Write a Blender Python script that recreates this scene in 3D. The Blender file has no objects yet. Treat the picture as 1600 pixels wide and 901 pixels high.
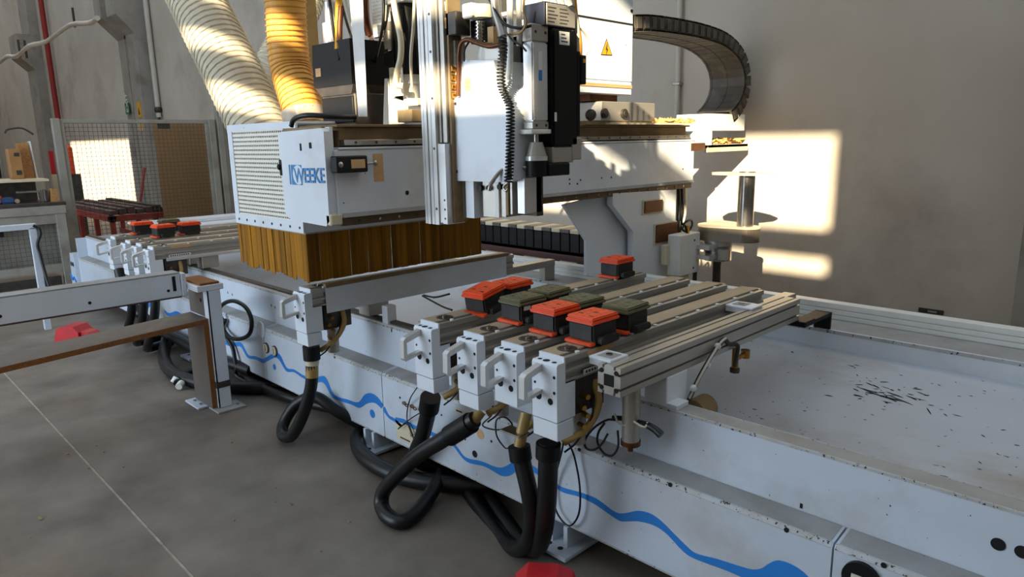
import bpy, bmesh, math, random
from mathutils import Vector, Matrix

random.seed(7)
S = bpy.context.scene
C = S.collection

# ---------------------------------------------------------------- camera, light, exposure
cam_data = bpy.data.cameras.new('camera')
cam_data.sensor_fit = 'HORIZONTAL'
cam_data.sensor_width = 36.0
cam_data.lens = 36.0 * 1099.94 / 1600.0
cam_data.clip_start = 0.05
cam_data.clip_end = 200
cam = bpy.data.objects.new('camera', cam_data)
C.objects.link(cam)
yaw, pitch, roll = 0.793462, 0.207582, -0.0184334
fwd = Vector((-math.sin(yaw) * math.cos(pitch), math.cos(yaw) * math.cos(pitch), -math.sin(pitch)))
rgt0 = Vector((math.cos(yaw), math.sin(yaw), 0))
up0 = rgt0.cross(fwd)
rgt = math.cos(roll) * rgt0 + math.sin(roll) * up0
upv = math.cos(roll) * up0 - math.sin(roll) * rgt0
cam.matrix_world = Matrix(((rgt.x, upv.x, -fwd.x, 0), (rgt.y, upv.y, -fwd.y, 0), (rgt.z, upv.z, -fwd.z, 1.65), (0, 0, 0, 1)))
S.camera = cam

world = bpy.data.worlds.new('daylight')
S.world = world
world.use_nodes = True
bg = world.node_tree.nodes['Background']
bg.inputs[0].default_value = (0.66, 0.82, 1.0, 1)
bg.inputs[1].default_value = 0.80

sun_data = bpy.data.lights.new('sun', 'SUN')
sun_data.energy = 15.0
sun_data.color = (1.0, 0.84, 0.58)
sun_data.angle = math.radians(0.6)
sun = bpy.data.objects.new('sun', sun_data)
C.objects.link(sun)
sun_dir = Vector((-0.44, 1.0, -0.45)).normalized()
sun.rotation_euler = sun_dir.to_track_quat('-Z', 'Y').to_euler()
sun.location = (4, -8, 7)

# added area light standing in for daylight, in front of the closed gate leaves
gate_fill_data = bpy.data.lights.new('gate_fill', 'AREA')
gate_fill_data.shape = 'RECTANGLE'
gate_fill_data.size = 5.6
gate_fill_data.size_y = 3.8
gate_fill_data.energy = 330.0
gate_fill_data.color = (0.70, 0.84, 1.0)
gate = bpy.data.objects.new('gate_fill', gate_fill_data)
C.objects.link(gate)
gate.location = (-6.4, -3.98, 2.0)
gate.rotation_euler = Vector((0, 1, 0)).to_track_quat('-Z', 'Z').to_euler()

S.view_settings.view_transform = 'Standard'
S.view_settings.look = 'None'
S.view_settings.gamma = 1
S.view_settings.exposure = 0.28
S.view_settings.use_curve_mapping = False

# ---------------------------------------------------------------- materials
def lin(h):
    h = h.lstrip('#')
    out = []
    for i in (0, 2, 4):
        c = int(h[i:i + 2], 16) / 255
        out.append(c / 12.92 if c <= 0.04045 else ((c + 0.055) / 1.055) ** 2.4)
    return (*out, 1)

def mat(name, col, rough=0.5, metal=0.0, col2=None, scale=8.0, amt=0.5, detail=6, chips=None, chipscale=30, chipcut=0.72,
        bump=0.0, bumpscale=60, stretch=(1, 1, 1), trans=0.0, alpha=1.0, vary=0.0, dirt=None, dirtscale=2.0, spec=0.5, sub=None):
    m = bpy.data.materials.new(name)
    m.use_nodes = True
    nt = m.node_tree
    N, L = nt.nodes, nt.links
    p = N['Principled BSDF']
    p.inputs['Roughness'].default_value = rough
    p.inputs['Metallic'].default_value = metal
    p.inputs['Specular IOR Level'].default_value = spec
    p.inputs['Alpha'].default_value = alpha
    tc = N.new('ShaderNodeTexCoord')
    mp = N.new('ShaderNodeMapping')
    mp.inputs['Scale'].default_value = stretch
    L.new(tc.outputs['Object'], mp.inputs[0])
    def noise(sc, dt=6, rg=0.55):
        n = N.new('ShaderNodeTexNoise')
        n.inputs['Scale'].default_value = sc
        n.inputs['Detail'].default_value = dt
        n.inputs['Roughness'].default_value = rg
        L.new(mp.outputs[0], n.inputs['Vector'])
        return n
    def ramp(src, a, b):
        r = N.new('ShaderNodeMapRange')
        r.inputs['From Min'].default_value = a
        r.inputs['From Max'].default_value = b
        r.clamp = True
        L.new(src, r.inputs['Value'])
        return r.outputs[0]
    def mix(fac, a, b):
        x = N.new('ShaderNodeMix')
        x.data_type = 'RGBA'
        if isinstance(fac, float):
            x.inputs[0].default_value = fac
        else:
            L.new(fac, x.inputs[0])
        for s, i in ((a, 6), (b, 7)):
            if isinstance(s, tuple):
                x.inputs[i].default_value = s
            else:
                L.new(s, x.inputs[i])
        return x.outputs[2]
    cur = lin(col)
    if col2:
        n = noise(scale, detail)
        cur = mix(ramp(n.outputs['Fac'], 0.5 - 0.5 * amt, 0.5 + 0.5 * amt), cur, lin(col2))
    if dirt:
        n = noise(dirtscale, 8, 0.65)
        cur = mix(ramp(n.outputs['Fac'], 0.52, 0.78), cur, lin(dirt))
    if chips:
        n = noise(chipscale, 3, 0.6)
        cur = mix(ramp(n.outputs['Fac'], chipcut, chipcut + 0.015), cur, lin(chips))
    if vary:
        oi = N.new('ShaderNodeObjectInfo')
        mr = N.new('ShaderNodeMapRange')
        mr.inputs['To Min'].default_value = 1 - vary
        mr.inputs['To Max'].default_value = 1 + vary * 0.5
        L.new(oi.outputs['Random'], mr.inputs['Value'])
        hs = N.new('ShaderNodeHueSaturation')
        L.new(mr.outputs[0], hs.inputs['Value'])
        L.new(cur, hs.inputs['Color'])
        cur = hs.outputs[0]
    if isinstance(cur, tuple):
        p.inputs['Base Color'].default_value = cur
    else:
        L.new(cur, p.inputs['Base Color'])
    if trans:
        p.inputs['Transmission Weight'].default_value = trans
        p.inputs['IOR'].default_value = 1.2
    if sub:
        p.inputs['Subsurface Weight'].default_value = sub
        p.inputs['Subsurface Radius'].default_value = (0.05, 0.04, 0.02)
    if bump:
        n = noise(bumpscale, 5)
        b = N.new('ShaderNodeBump')
        b.inputs['Strength'].default_value = bump
        b.inputs['Distance'].default_value = 0.01
        L.new(n.outputs['Fac'], b.inputs['Height'])
        L.new(b.outputs[0], p.inputs['Normal'])
    return m

M = {}
M['paint'] = mat('grey_blue_paint', '#ccd5e0', 0.38, col2='#bfc9d5', scale=3, dirt='#aaa59c', dirtscale=1.3, chips='#35332f', chipscale=46, chipcut=0.725)
M['paint_clean'] = mat('light_grey_paint', '#dde3ea', 0.35, col2='#d2d9e1', scale=2.5, dirt='#b9b4a8', dirtscale=1.1, chips='#4a453d', chipscale=44, chipcut=0.745)
M['paint_scuff'] = mat('scuffed_trough_paint', '#c2c7ce', 0.32, col2='#b2b6bd', scale=2, dirt='#94836a', dirtscale=1.0, chips='#1c1b19', chipscale=30, chipcut=0.70, stretch=(0.6, 1.4, 1))
M['dusty'] = mat('dusty_ledge', '#a3a3a2', 0.8, col2='#8b8986', scale=9, amt=0.7, dirt='#7f786d', dirtscale=2.2, chips='#4a443c', chipscale=60, chipcut=0.73, bump=0.2, bumpscale=90)
M['brown_dust'] = mat('brown_dusty_metal', '#6c5536', 0.75, col2='#9a8562', scale=12, amt=0.8, dirt='#3a2c1b', dirtscale=3)
M['blue'] = mat('blue_decal', '#2482d4', 0.45, col2='#1f74c2', scale=4, chips='#cfd6de', chipscale=50, chipcut=0.765)
M['logo_blue'] = mat('logo_blue', '#2a7cb8', 0.5, col2='#2472ac', scale=10)
M['alu'] = mat('anodised_aluminium', '#b4b0a8', 0.36, 0.5, col2='#a29c92', scale=6, stretch=(1, 0.15, 1), dirt='#7d6d56', dirtscale=1.6)
M['alu_bright'] = mat('bright_aluminium', '#d6d6d4', 0.3, 0.4, col2='#c6c4c0', scale=8)
M['alu_top'] = mat('dusty_console_top', '#b5a48b', 0.5, 0.1, col2='#998870', scale=5, amt=0.6, stretch=(1, 0.3, 1), dirt='#94805f', dirtscale=1.8)
M['steel'] = mat('steel', '#b2aea6', 0.25, 0.95, col2='#9a958c', scale=20)
M['dark_steel'] = mat('dark_steel', '#3b3733', 0.5, 0.6, col2='#56504a', scale=14)
M['black'] = mat('black_plastic', '#0c0c0c', 0.5, col2='#121212', scale=20, spec=0.25)
M['rubber'] = mat('black_rubber', '#0d0d0d', 0.42, col2='#141414', scale=25, bump=0.06, bumpscale=40, spec=0.4)
M['hole'] = mat('hole_dark', '#0b0b0b', 0.9, col2='#121111', scale=10)
M['pod'] = mat('pod_black', '#121212', 0.6, col2='#1c1b1a', scale=18, dirt='#38332b', dirtscale=5)
M['orange'] = mat('orange_plastic', '#f2541d', 0.5, col2='#dd4a1a', scale=14, dirt='#a04a28', dirtscale=9)
M['olive'] = mat('olive_rubber', '#6e6a4c', 0.75, col2='#5d593f', scale=14, dirt='#8b8364', dirtscale=5)
M['red'] = mat('red_plastic', '#c41f24', 0.45, col2='#a91b20', scale=12)
M['red_paint'] = mat('red_paint', '#a52c1e', 0.5, col2='#7d2218', scale=9)
M['pipe_red'] = mat('pipe_red', '#9c2019', 0.5, col2='#85201a', scale=3)
M['concrete_floor'] = mat('concrete_floor', '#82796e', 0.72, col2='#5b5249', scale=2.4, amt=0.42, detail=14, dirt='#6b5741', dirtscale=0.8, chips='#2b2926', chipscale=19, chipcut=0.74, bump=0.08, bumpscale=30)
M['joint'] = mat('joint_filler', '#b0a799', 0.85, col2='#837b6f', scale=20)
M['plaster'] = mat('plaster_wall', '#cdc3b5', 0.85, col2='#b6aa9b', scale=0.9, amt=0.6, detail=9, dirt='#94877a', dirtscale=0.55, bump=0.12, bumpscale=14)
M['plaster_front'] = mat('plaster_front_wall', '#b9b7b2', 0.9, col2='#adaaa4', scale=1.0)
M['column'] = mat('concrete_column', '#a9a196', 0.85, col2='#8d857b', scale=2, amt=0.6, dirt='#6b6258', dirtscale=1.5, bump=0.2, bumpscale=20)
M['conduit'] = mat('pale_conduit', '#cfc8bb', 0.5, col2='#bdb5a6', scale=5)
M['fence'] = mat('fence_paint', '#96938a', 0.5, col2='#86837a', scale=4, dirt='#6d675c', dirtscale=2)
M['wire'] = mat('mesh_wire', '#55504a', 0.6, 0.3, col2='#453f39', scale=10)
M['board'] = mat('chipboard_tan', '#96754e', 0.8, col2='#86673f', scale=14, amt=0.8, detail=10)
M['wood'] = mat('wood', '#b98a55', 0.7, col2='#8f6234', scale=6, stretch=(1, 8, 8))
M['laminate'] = mat('grey_laminate', '#625850', 0.5, col2='#50473f', scale=9, stretch=(1, 1, 0.15), dirt='#87775f', dirtscale=2)
M['edge'] = mat('raw_chipboard_edge', '#97622f', 0.9, col2='#6b411f', scale=60, amt=0.8)
M['card'] = mat('cardboard', '#a2794c', 0.85, col2='#8f683d', scale=6)
M['cream'] = mat('cream_panel', '#d8cdb6', 0.6, col2='#c6b998', scale=3)
M['perf'] = mat('cream_perforated', '#e6e2d6', 0.5, col2='#d8d2c2', scale=3)
M['brass'] = mat('brass', '#b4843c', 0.3, 0.9, col2='#8d6228', scale=20)
M['copper'] = mat('copper', '#6e4427', 0.4, 0.6, col2='#52301a', scale=12)
M['pvc'] = mat('amber_pipe', '#a98b4e', 0.4, col2='#8c7038', scale=10)
M['white'] = mat('white_plastic', '#e8e8e4', 0.45, col2='#dadad4', scale=8)
M['tape'] = mat('tan_tape', '#cfa978', 0.7, col2='#bd9463', scale=9)
M['yellow'] = mat('yellow_sign', '#e0a51c', 0.55, col2='#cf9414', scale=9)
M['green'] = mat('green_sign', '#1d6a35', 0.5, col2='#185a2c', scale=9)
M['cable_orange'] = mat('orange_cable', '#d9902c', 0.5, col2='#c4731c', scale=9)
M['navy'] = mat('navy_panel', '#1a1d2e', 0.4, col2='#151826', scale=9)
M['chips'] = mat('wood_chips', '#d2a868', 0.85, col2='#ae7f42', scale=30, amt=0.9)
M['chip_edge'] = mat('chipped_paint_edge', '#b9bec4', 0.6, col2='#a8a49c', scale=20, chips='#2c2925', chipscale=85, chipcut=0.61)
M['rail_brown'] = mat('rail_brown', '#4a3c2b', 0.6, 0.3, col2='#6b573c', scale=12, amt=0.8)
M['drum'] = mat('dusty_drum_steel', '#8d8272', 0.45, 0.55, col2='#75695a', scale=6)
M['bristle'] = mat('amber_bristle', '#b98226', 0.5, col2='#7c4f12', scale=14, amt=0.6, stretch=(5, 5, 0.2), trans=0.12, vary=0.45)
M['clear_hose'] = mat('clear_ribbed_hose', '#eee9db', 0.25, col2='#e2dac6', scale=5, trans=0.5)
M['orange_hose'] = mat('amber_ribbed_hose', '#e8b663', 0.32, col2='#dca44c', scale=5, trans=0.12)
M['hose_rib'] = mat('hose_rib', '#ddd5bf', 0.3, col2='#cfc5aa', scale=6, trans=0.3)
M['orange_rib'] = mat('amber_rib', '#cc8c34', 0.35, col2='#bd7a28', scale=6)
M['chain'] = mat('chain_plastic', '#4a453f', 0.5, col2='#5c554c', scale=10, dirt='#867963', dirtscale=6)
M['glass_white'] = mat('label_paper', '#dedbd0', 0.6, col2='#cfcabb', scale=40)
M['print'] = mat('print_ink', '#2b2a28', 0.7, col2='#383633', scale=20)
M['maroon'] = mat('maroon_steel', '#5c3a38', 0.6, col2='#4a2e2c', scale=9)
M['blue_thing'] = mat('blue_plastic', '#33507c', 0.5, col2='#284066', scale=9)

# ---------------------------------------------------------------- geometry helpers
class B:
    """collects shapes into one mesh"""
    def __init__(s):
        s.v, s.f, s.sm = [], [], []
    def add(s, vs, fs, smooth=False):
        o = len(s.v)
        s.v += [tuple(q) for q in vs]
        s.f += [tuple(i + o for i in f) for f in fs]
        s.sm += [smooth] * len(fs)
        return s
    def box(s, x0, x1, y0, y1, z0, z1, bev=0.0, seg=1):
        if bev <= 0:
            vs = [(x, y, z) for x in (x0, x1) for y in (y0, y1) for z in (z0, z1)]
            return s.add(vs, [(0, 1, 3, 2), (4, 6, 7, 5), (0, 4, 5, 1), (2, 3, 7, 6), (0, 2, 6, 4), (1, 5, 7, 3)])
        bm = bmesh.new()
        bmesh.ops.create_cube(bm, size=1)
        for q in bm.verts:
            q.co = ((x0 + x1) / 2 + q.co.x * (x1 - x0), (y0 + y1) / 2 + q.co.y * (y1 - y0), (z0 + z1) / 2 + q.co.z * (z1 - z0))
        bmesh.ops.bevel(bm, geom=bm.edges[:], offset=bev, segments=seg, affect='EDGES')
        return s.bm(bm)
    def bm(s, bm, smooth=False, mtx=None):
        bm.verts.index_update()
        vs = [(mtx @ q.co if mtx else q.co.copy()) for q in bm.verts]
        s.add(vs, [[q.index for q in f.verts] for f in bm.faces], smooth)
        bm.free()
        return s
    def prism(s, poly, axis, a, b):
        """poly: 2D points in the other two axes (order xyz without axis), extruded from a to b"""
        n = len(poly)
        def P(q, t):
            return {'x': (t, q[0], q[1]), 'y': (q[0], t, q[1]), 'z': (q[0], q[1], t)}[axis]
        vs = [P(q, a) for q in poly] + [P(q, b) for q in poly]
        fs = [tuple(range(n)), tuple(range(2 * n - 1, n - 1, -1))]
        fs += [(i, (i + 1) % n, n + (i + 1) % n, n + i) for i in range(n)]
        return s.add(vs, fs)
    def cyl(s, p0, p1, r, r2=None, n=16, cap=True):
        p0, p1 = Vector(p0), Vector(p1)
        r2 = r if r2 is None else r2
        d = (p1 - p0).normalized()
        u = d.orthogonal().normalized()
        w = d.cross(u)
        a = [p0 + r * (math.cos(t) * u + math.sin(t) * w) for t in [2 * math.pi * i / n for i in range(n)]]
        b = [p1 + r2 * (math.cos(t) * u + math.sin(t) * w) for t in [2 * math.pi * i / n for i in range(n)]]
        s.add(a + b, [(i, (i + 1) % n, n + (i + 1) % n, n + i) for i in range(n)], True)
        if cap:
            s.add(a, [tuple(range(n - 1, -1, -1))])
            s.add(b, [tuple(range(n))])
        return s
    def tube(s, pts, r, n=10, sub=6, closed=False, prof=None):
        """round tube through points (Catmull-Rom); prof(i) scales the radius at ring i"""
        P = smooth_path(pts, sub, closed)
        m = len(P)
        rings = []
        t0 = None
        u = None
        for i in range(m):
            if closed:
                t = (P[(i + 1) % m] - P[i - 1]).normalized()
            else:
                t = (P[min(i + 1, m - 1)] - P[max(i - 1, 0)]).normalized()
            if u is None:
                u = t.orthogonal().normalized()
            else:
                u = (u - t * u.dot(t)).normalized()
            w = t.cross(u)
            rr = r * (prof(i) if prof else 1)
            rings.append([P[i] + rr * (math.cos(a) * u + math.sin(a) * w) for a in [2 * math.pi * k / n for k in range(n)]])
        vs = [q for ring in rings for q in ring]
        fs = []
        for i in range(m if closed else m - 1):
            j = (i + 1) % m
            for k in range(n):
                fs.append((i * n + k, i * n + (k + 1) % n, j * n + (k + 1) % n, j * n + k))
        s.add(vs, fs, True)
        if not closed:
            s.add(rings[0], [tuple(range(n - 1, -1, -1))])
            s.add(rings[-1], [tuple(range(n))])
        return s
    def ball(s, c, r, n=12, sc=(1, 1, 1)):
        bm = bmesh.new()
        bmesh.ops.create_uvsphere(bm, u_segments=n, v_segments=max(6, n // 2), radius=r)
        for q in bm.verts:
            q.co = Vector((q.co.x * sc[0], q.co.y * sc[1], q.co.z * sc[2])) + Vector(c)
        return s.bm(bm, True)
    def obj(s, name, m, parent=None, kind=None, label=None, group=None, cat=None):
        me = bpy.data.meshes.new(name)
        off = Vector(parent['_loc']) if parent is not None and '_loc' in parent else Vector((0, 0, 0))
        me.from_pydata([Vector(q) - off for q in s.v], [], s.f)
        me.polygons.foreach_set('use_smooth', s.sm)
        bm = bmesh.new()
        bm.from_mesh(me)
        bmesh.ops.recalc_face_normals(bm, faces=bm.faces[:])
        bm.to_mesh(me)
        bm.free()
        me.materials.append(M[m])
        o = bpy.data.objects.new(name, me)
        C.objects.link(o)
        if parent is not None:
            o.parent = parent
            if '_loc' in parent:
                o['_loc'] = parent['_loc']
        if kind: o['kind'] = kind
        if label: o['label'] = label
        if group: o['group'] = group
        if cat: o['category'] = cat
        return o

def smooth_path(pts, sub=6, closed=False):
    P = [Vector(q) for q in pts]
    if len(P) < 3 and not closed:
        return P
    out = []
    n = len(P)
    rng = range(n if closed else n - 1)
    for i in rng:
        if closed:
            a, b, c, d = P[i - 1], P[i], P[(i + 1) % n], P[(i + 2) % n]
        else:
            b, c = P[i], P[i + 1]
            a = P[i - 1] if i > 0 else b + (b - c)
            d = P[i + 2] if i + 2 < n else c + (c - b)
        for k in range(sub):
            t = k / sub
            out.append(0.5 * ((2 * b) + (c - a) * t + (2 * a - 5 * b + 4 * c - d) * t * t + (3 * b - a - 3 * c + d) * t ** 3))
    if not closed:
        out.append(P[-1])
    return out

def even_path(pts, step, sub=12):
    P = smooth_path(pts, sub)
    out = [P[0]]
    need = step
    for i in range(len(P) - 1):
        a, b = P[i], P[i + 1]
        l = (b - a).length
        pos = 0.0
        while l - pos >= need:
            pos += need
            out.append(a.lerp(b, pos / l))
            need = step
        need -= l - pos
    return out

def thing(name, label, cat, loc=(0, 0, 0), group=None):
    o = bpy.data.objects.new(name, None)
    C.objects.link(o)
    o.location = loc
    o['_loc'] = tuple(loc)
    o['label'] = label
    o['category'] = cat
    if group: o['group'] = group
    return o

def copy_tree(o, parent=None):
    c = o.copy()
    C.objects.link(c)
    c.parent = parent
    for ch in [q for q in o.children]:
        copy_tree(ch, c)
    return c

def struct(name, b, m, parent=None):
    return b.obj(name, m, parent, kind=None if parent else 'structure')

def text_mesh(txt, name, m, parent, origin, xdir, ydir, size, extrude=0.0008, bold=0.0, sx=1.0):
    cu = bpy.data.curves.new(name + '_curve', 'FONT')
    cu.body = txt
    cu.size = size
    cu.extrude = extrude
    cu.offset = bold
    cu.resolution_u = 3
    to = bpy.data.objects.new(name + '_tmp', cu)
    C.objects.link(to)
    bpy.context.view_layer.update()
    dg = bpy.context.evaluated_depsgraph_get()
    me = bpy.data.meshes.new_from_object(to.evaluated_get(dg))
    bpy.data.objects.remove(to)
    bpy.data.curves.remove(cu)
    xd, yd = Vector(xdir).normalized(), Vector(ydir).normalized()
    zd = xd.cross(yd)
    off = Vector(parent['_loc']) if parent is not None and '_loc' in parent else Vector((0, 0, 0))
    for q in me.vertices:
        q.co = Vector(origin) + xd * q.co.x * sx + yd * q.co.y + zd * q.co.z - off
    me.materials.clear()
    me.materials.append(M[m])
    o = bpy.data.objects.new(name, me)
    C.objects.link(o)
    if parent is not None:
        o.parent = parent
    return o

def wave_strip(upper, lower, y0, y1):
    """a flat band between two outlines given as (x, z) lists"""
    b = B()
    def res(pl, n):
        P = smooth_path([(q[0], 0, q[1]) for q in pl], 5)
        L = [0]
        for i in range(1, len(P)):
            L.append(L[-1] + (P[i] - P[i - 1]).length)
        out = []
        j = 0
        for k in range(n):
            d = L[-1] * k / (n - 1)
            while j < len(L) - 2 and L[j + 1] < d:
                j += 1
            out.append(P[j].lerp(P[j + 1], min(1, (d - L[j]) / max(1e-9, L[j + 1] - L[j]))))
        return out
    n = 5 * max(len(upper), len(lower))
    U, W = res(upper, n), res(lower, n)
    vs = []
    for t in (y0, y1):
        vs += [(q.x, t, q.z) for q in U] + [(q.x, t, q.z) for q in W]
    fs = []
    for i in range(n - 1):
        fs.append((i, i + 1, n + i + 1, n + i))
        fs.append((2 * n + i, 3 * n + i, 3 * n + i + 1, 2 * n + i + 1))
        fs.append((i, 2 * n + i, 2 * n + i + 1, i + 1))
        fs.append((n + i, n + i + 1, 3 * n + i + 1, 3 * n + i))
    fs.append((0, n, 3 * n, 2 * n))
    fs.append((n - 1, 3 * n - 1, 4 * n - 1, 2 * n - 1)[:4])
    return b.add(vs, fs[:-1])

# ---------------------------------------------------------------- the setting
fl = B()
fl.box(-34, 7, -6, 0.820, -0.2, 0).box(-34, 7, 0.832, 5.9, -0.2, 0).box(-34, 7, 0.818, 0.834, -0.2, -0.006)
floor = struct('floor', fl, 'concrete_floor')
floor['_loc'] = (0, 0, 0)
B().box(-34, 7, 0.8205, 0.8305, -0.006, -0.0008).obj('joint_strip', 'joint', floor)

wb = struct('wall_back', B().box(-34, 7, 5.5, 5.8, 0, 9.4), 'plaster')
# front wall behind the viewer, with high window openings
fy0, fy1 = -4.25, -4.0
fw = B()
X0, X1, ZT = -34.0, 7.0, 11.0
fw.box(X0, -19.3, fy0, fy1, 0, ZT).box(-19.3, -14.05, fy0, fy1, 0, 4.42).box(-19.3, -14.05, fy0, fy1, 6.20, ZT)
fw.box(-14.05, -9.3, fy0, fy1, 0, ZT).box(-9.3, -3.5, fy0, fy1, 4.0, ZT).box(-3.5, -2.6, fy0, fy1, 0, ZT).box(2.17, X1, fy0, fy1, 0, ZT)
fw.box(-2.6, 2.17, fy0, fy1, 0, 4.48).box(0.80, 2.17, fy0, fy1, 4.48, 4.74).box(-2.6, 2.17, fy0, fy1, 4.74, 4.86).box(-2.6, 2.17, fy0, fy1, 5.08, 5.21).box(-2.6, 2.17, fy0, fy1, 6.02, ZT)
struct('wall_front', fw, 'plaster_front')
# opaque gate leaves added out of view to keep the low sun out
dr = thing('added_gate_1', 'tall white folding gate added out of view to block the low sun', 'gate', (-6.4, -4.3, 0))
dr['kind'] = 'structure'
for k in range(4):
    B().box(-9.35 + k * 1.475, -7.875 + k * 1.475, -4.33 - 0.02 * (k % 2), -4.25, 0.0, 4.1).obj('leaf', 'white', dr)
struct('wall_right', B().box(7.0, 7.3, -4.25, 5.8, 0, 11.0), 'plaster_front')
struct('wall_left', B().box(-34.3, -34, -4.25, 5.8, 0, 9.4), 'plaster')

col_far = B()
def column(x, y0, w):
    b = B()
    b.box(x - w, x, y0, 5.5, 0, 9.0)
    # corbel with a sloping underside, carrying the cable run
    b.prism([(y0, 3.93), (y0, 4.9), (4.90, 4.9), (4.90, 4.27)], 'x', x - w, x)
    return b
struct('trim_1', column(-16.13, 5.205, 0.58), 'column')
struct('trim_2', column(-25.09, 5.254, 1.0), 'column')
struct('trim_3', B().box(-0.84, -0.3, 5.16, 5.5, 0, 9.0), 'column')
# second narrow rib beside the nearer column
struct('trim_4', B().box(-17.8, -17.35, 5.38, 5.499, 0, 4.3).prism([(5.38, 3.95), (5.499, 3.95), (5.499, 4.9), (4.98, 4.9), (4.98, 4.35)], 'x', -17.8, -17.35), 'column')

t = thing('wall_conduit', 'pale vertical conduit pipe on the grey wall behind the cable chain', 'conduit', (-3.47, 5.46, 0))
B().cyl((-3.47, 5.465, 0.02), (-3.47, 5.465, 6.2), 0.023).obj('pipe', 'conduit', t)
for z in (2.10, 3.3, 0.9):
    B().box(-3.505, -3.435, 5.44, 5.5, z - 0.012, z + 0.012, 0.003).cyl((-3.505, 5.47, z), (-3.53, 5.47, z), 0.008, n=8).obj('clamp', 'steel', t)
t = thing('drop_conduit', 'thin grey conduit on the far wall right of the concrete column', 'conduit', (-15.95, 5.44, 0))
B().cyl((-15.95, 5.43, 2.25), (-15.95, 5.43, 6.4), 0.05, n=10).obj('pipe', 'conduit', t)
B().cyl((-15.95, 5.43, 1.5), (-15.95, 5.43, 2.25), 0.03, n=8).ball((-15.95, 5.43, 2.4), 0.08, 8).obj('outlet', 'dark_steel', t)
t = thing('red_pipe', 'red vertical sprinkler pipe on the far wall between two columns', 'pipe', (-23.9, 5.4, 0))
B().cyl((-23.9, 5.38, 0.02), (-23.9, 5.38, 6.4), 0.07, n=12).obj('pipe', 'pipe_red', t)
B().box(-24.03, -23.77, 5.3, 5.495, 2.2, 2.26).obj('clamp', 'dark_steel', t)
t = thing('overhead_cable', 'pale cable conduit bent between the two corbels high on the far wall', 'cable', (-21, 5.0, 3.4))
B().tube([(-25.550, 4.500, 4.127), (-24.416, 4.500, 4.183), (-23.322, 4.500, 4.083), (-22.284, 4.600, 4.247), (-22.236, 4.900, 4.344), (-22.158, 5.100, 4.462), (-20.222, 5.100, 4.562), (-17.937, 4.900, 4.308), (-16.289, 4.600, 4.174)], 0.055, 6, 3).obj('run', 'conduit', t)
for q in ((-23.385, 4.600, 4.522), (-22.675, 4.600, 4.430), (-20.250, 5.200, 4.970)):
    B().cyl(q, (q[0], q[1], q[2] - 0.45), 0.03, n=6).obj('hook', 'dark_steel', t)

t = thing('exit_sign', 'small green exit sign fixed upright beside the far column', 'sign', (-17.644, 5.350, 2.366))
a, b_ = (-17.720, 5.350, 2.621), (-17.465, 5.350, 2.373)
B().box(a[0], b_[0], 5.33, 5.35, b_[2], a[2]).obj('plate', 'green', t)
text_mesh('EXIT', 'lettering', 'white', t, (a[0] + 0.23, 5.327, b_[2] + 0.03), (0, 0, 1), (-1, 0, 0), 0.21)
t = thing('warning_sign', 'narrow yellow warning sign on the front of the far column', 'sign', (-16.404, 5.200, 2.436))
a, b_ = (-16.477, 5.190, 2.584), (-16.277, 5.190, 2.261)
B().box(a[0], b_[0], 5.19, 5.206, b_[2], a[2]).obj('plate', 'yellow', t)
B().prism([(a[0] + 0.06, b_[2] + 0.06), (b_[0] - 0.06, b_[2] + 0.06), ((a[0] + b_[0]) / 2, b_[2] + 0.2)], 'y', 5.184, 5.19).obj('symbol', 'print', t)
t = thing('notice_sign', 'orange notice sheet on the far column seen through the fence mesh', 'sign', (-16.457, 5.200, 2.082))
a, b_ = (-16.511, 5.190, 2.177), (-16.261, 5.190, 1.985)
B().box(a[0], b_[0], 5.19, 5.206, b_[2], a[2]).obj('plate', 'tape', t)

# ---------------------------------------------------------------- machine base
base = thing('machine_base', 'long grey-blue machine bed with a blue wave line along its front', 'machine', (-3.0, 2.6, 0))
XL, XR = -8.75, 0.65
segs = [XL, -6.6, -4.33, -2.98, -0.675, XR]
for i in range(5):
    g = 0.003
    b = B()
    b.prism([(1.965, 0.12), (1.965, 0.462), (1.972, 0.474), (2.063, 0.488), (2.063, 0.12)], 'x', segs[i] + g, segs[i + 1] - g)
    b.obj('front_panel', 'paint', base)
    B().prism([(1.9642, 0.460), (1.9642, 0.463), (1.9715, 0.4752), (1.9785, 0.4764), (1.9785, 0.474), (1.9725, 0.473)], 'x', segs[i] + 0.006, segs[i + 1] - 0.006).obj('chipped_edge', 'chip_edge', base)
    B().box(segs[i] + 0.006, segs[i + 1] - 0.006, 1.9643, 1.9665, 0.1195, 0.126).obj('chipped_edge', 'chip_edge', base)
    B().prism([(1.980, 0.4752), (2.062, 0.4878), (2.062, 0.4888), (1.978, 0.4762)], 'x', segs[i] + 0.012, segs[i + 1] - 0.012).obj('ledge_dust', 'dusty', base)
B().box(XL, XR, 2.065, 2.147, 0.12, 0.695, 0.004).obj('front_beam', 'paint', base)
B().box(XL, XR, 2.070, 2.145, 0.695, 0.6975).obj('front_beam_top', 'dusty', base)
B().box(XL, -2.28, 2.086, 2.128, 0.6975, 0.718, 0.003).obj('guide_rail', 'dark_steel', base)
B().box(XL, -2.28, 2.066, 2.082, 0.6975, 0.706).obj('rail_scale', 'alu_bright', base)
B().prism([(2.147, 0.36), (2.30, 0.345), (3.478, 0.608), (3.478, 0.58), (2.30, 0.31), (2.147, 0.32)], 'x', XL, XR).obj('trough', 'paint_scuff', base)
B().box(XL, XR, 3.478, 3.74, 0.12, 0.690, 0.004).obj('rear_beam', 'paint_clean', base)
B().box(XL, XR, 3.486, 3.73, 0.690, 0.695).obj('rear_beam_top', 'dusty', base)
B().box(XL, XR, 3.478, 3.500, 0.6905, 0.702, 0.003).obj('rear_edge_strip', 'paint', base)
rr = B()
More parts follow.
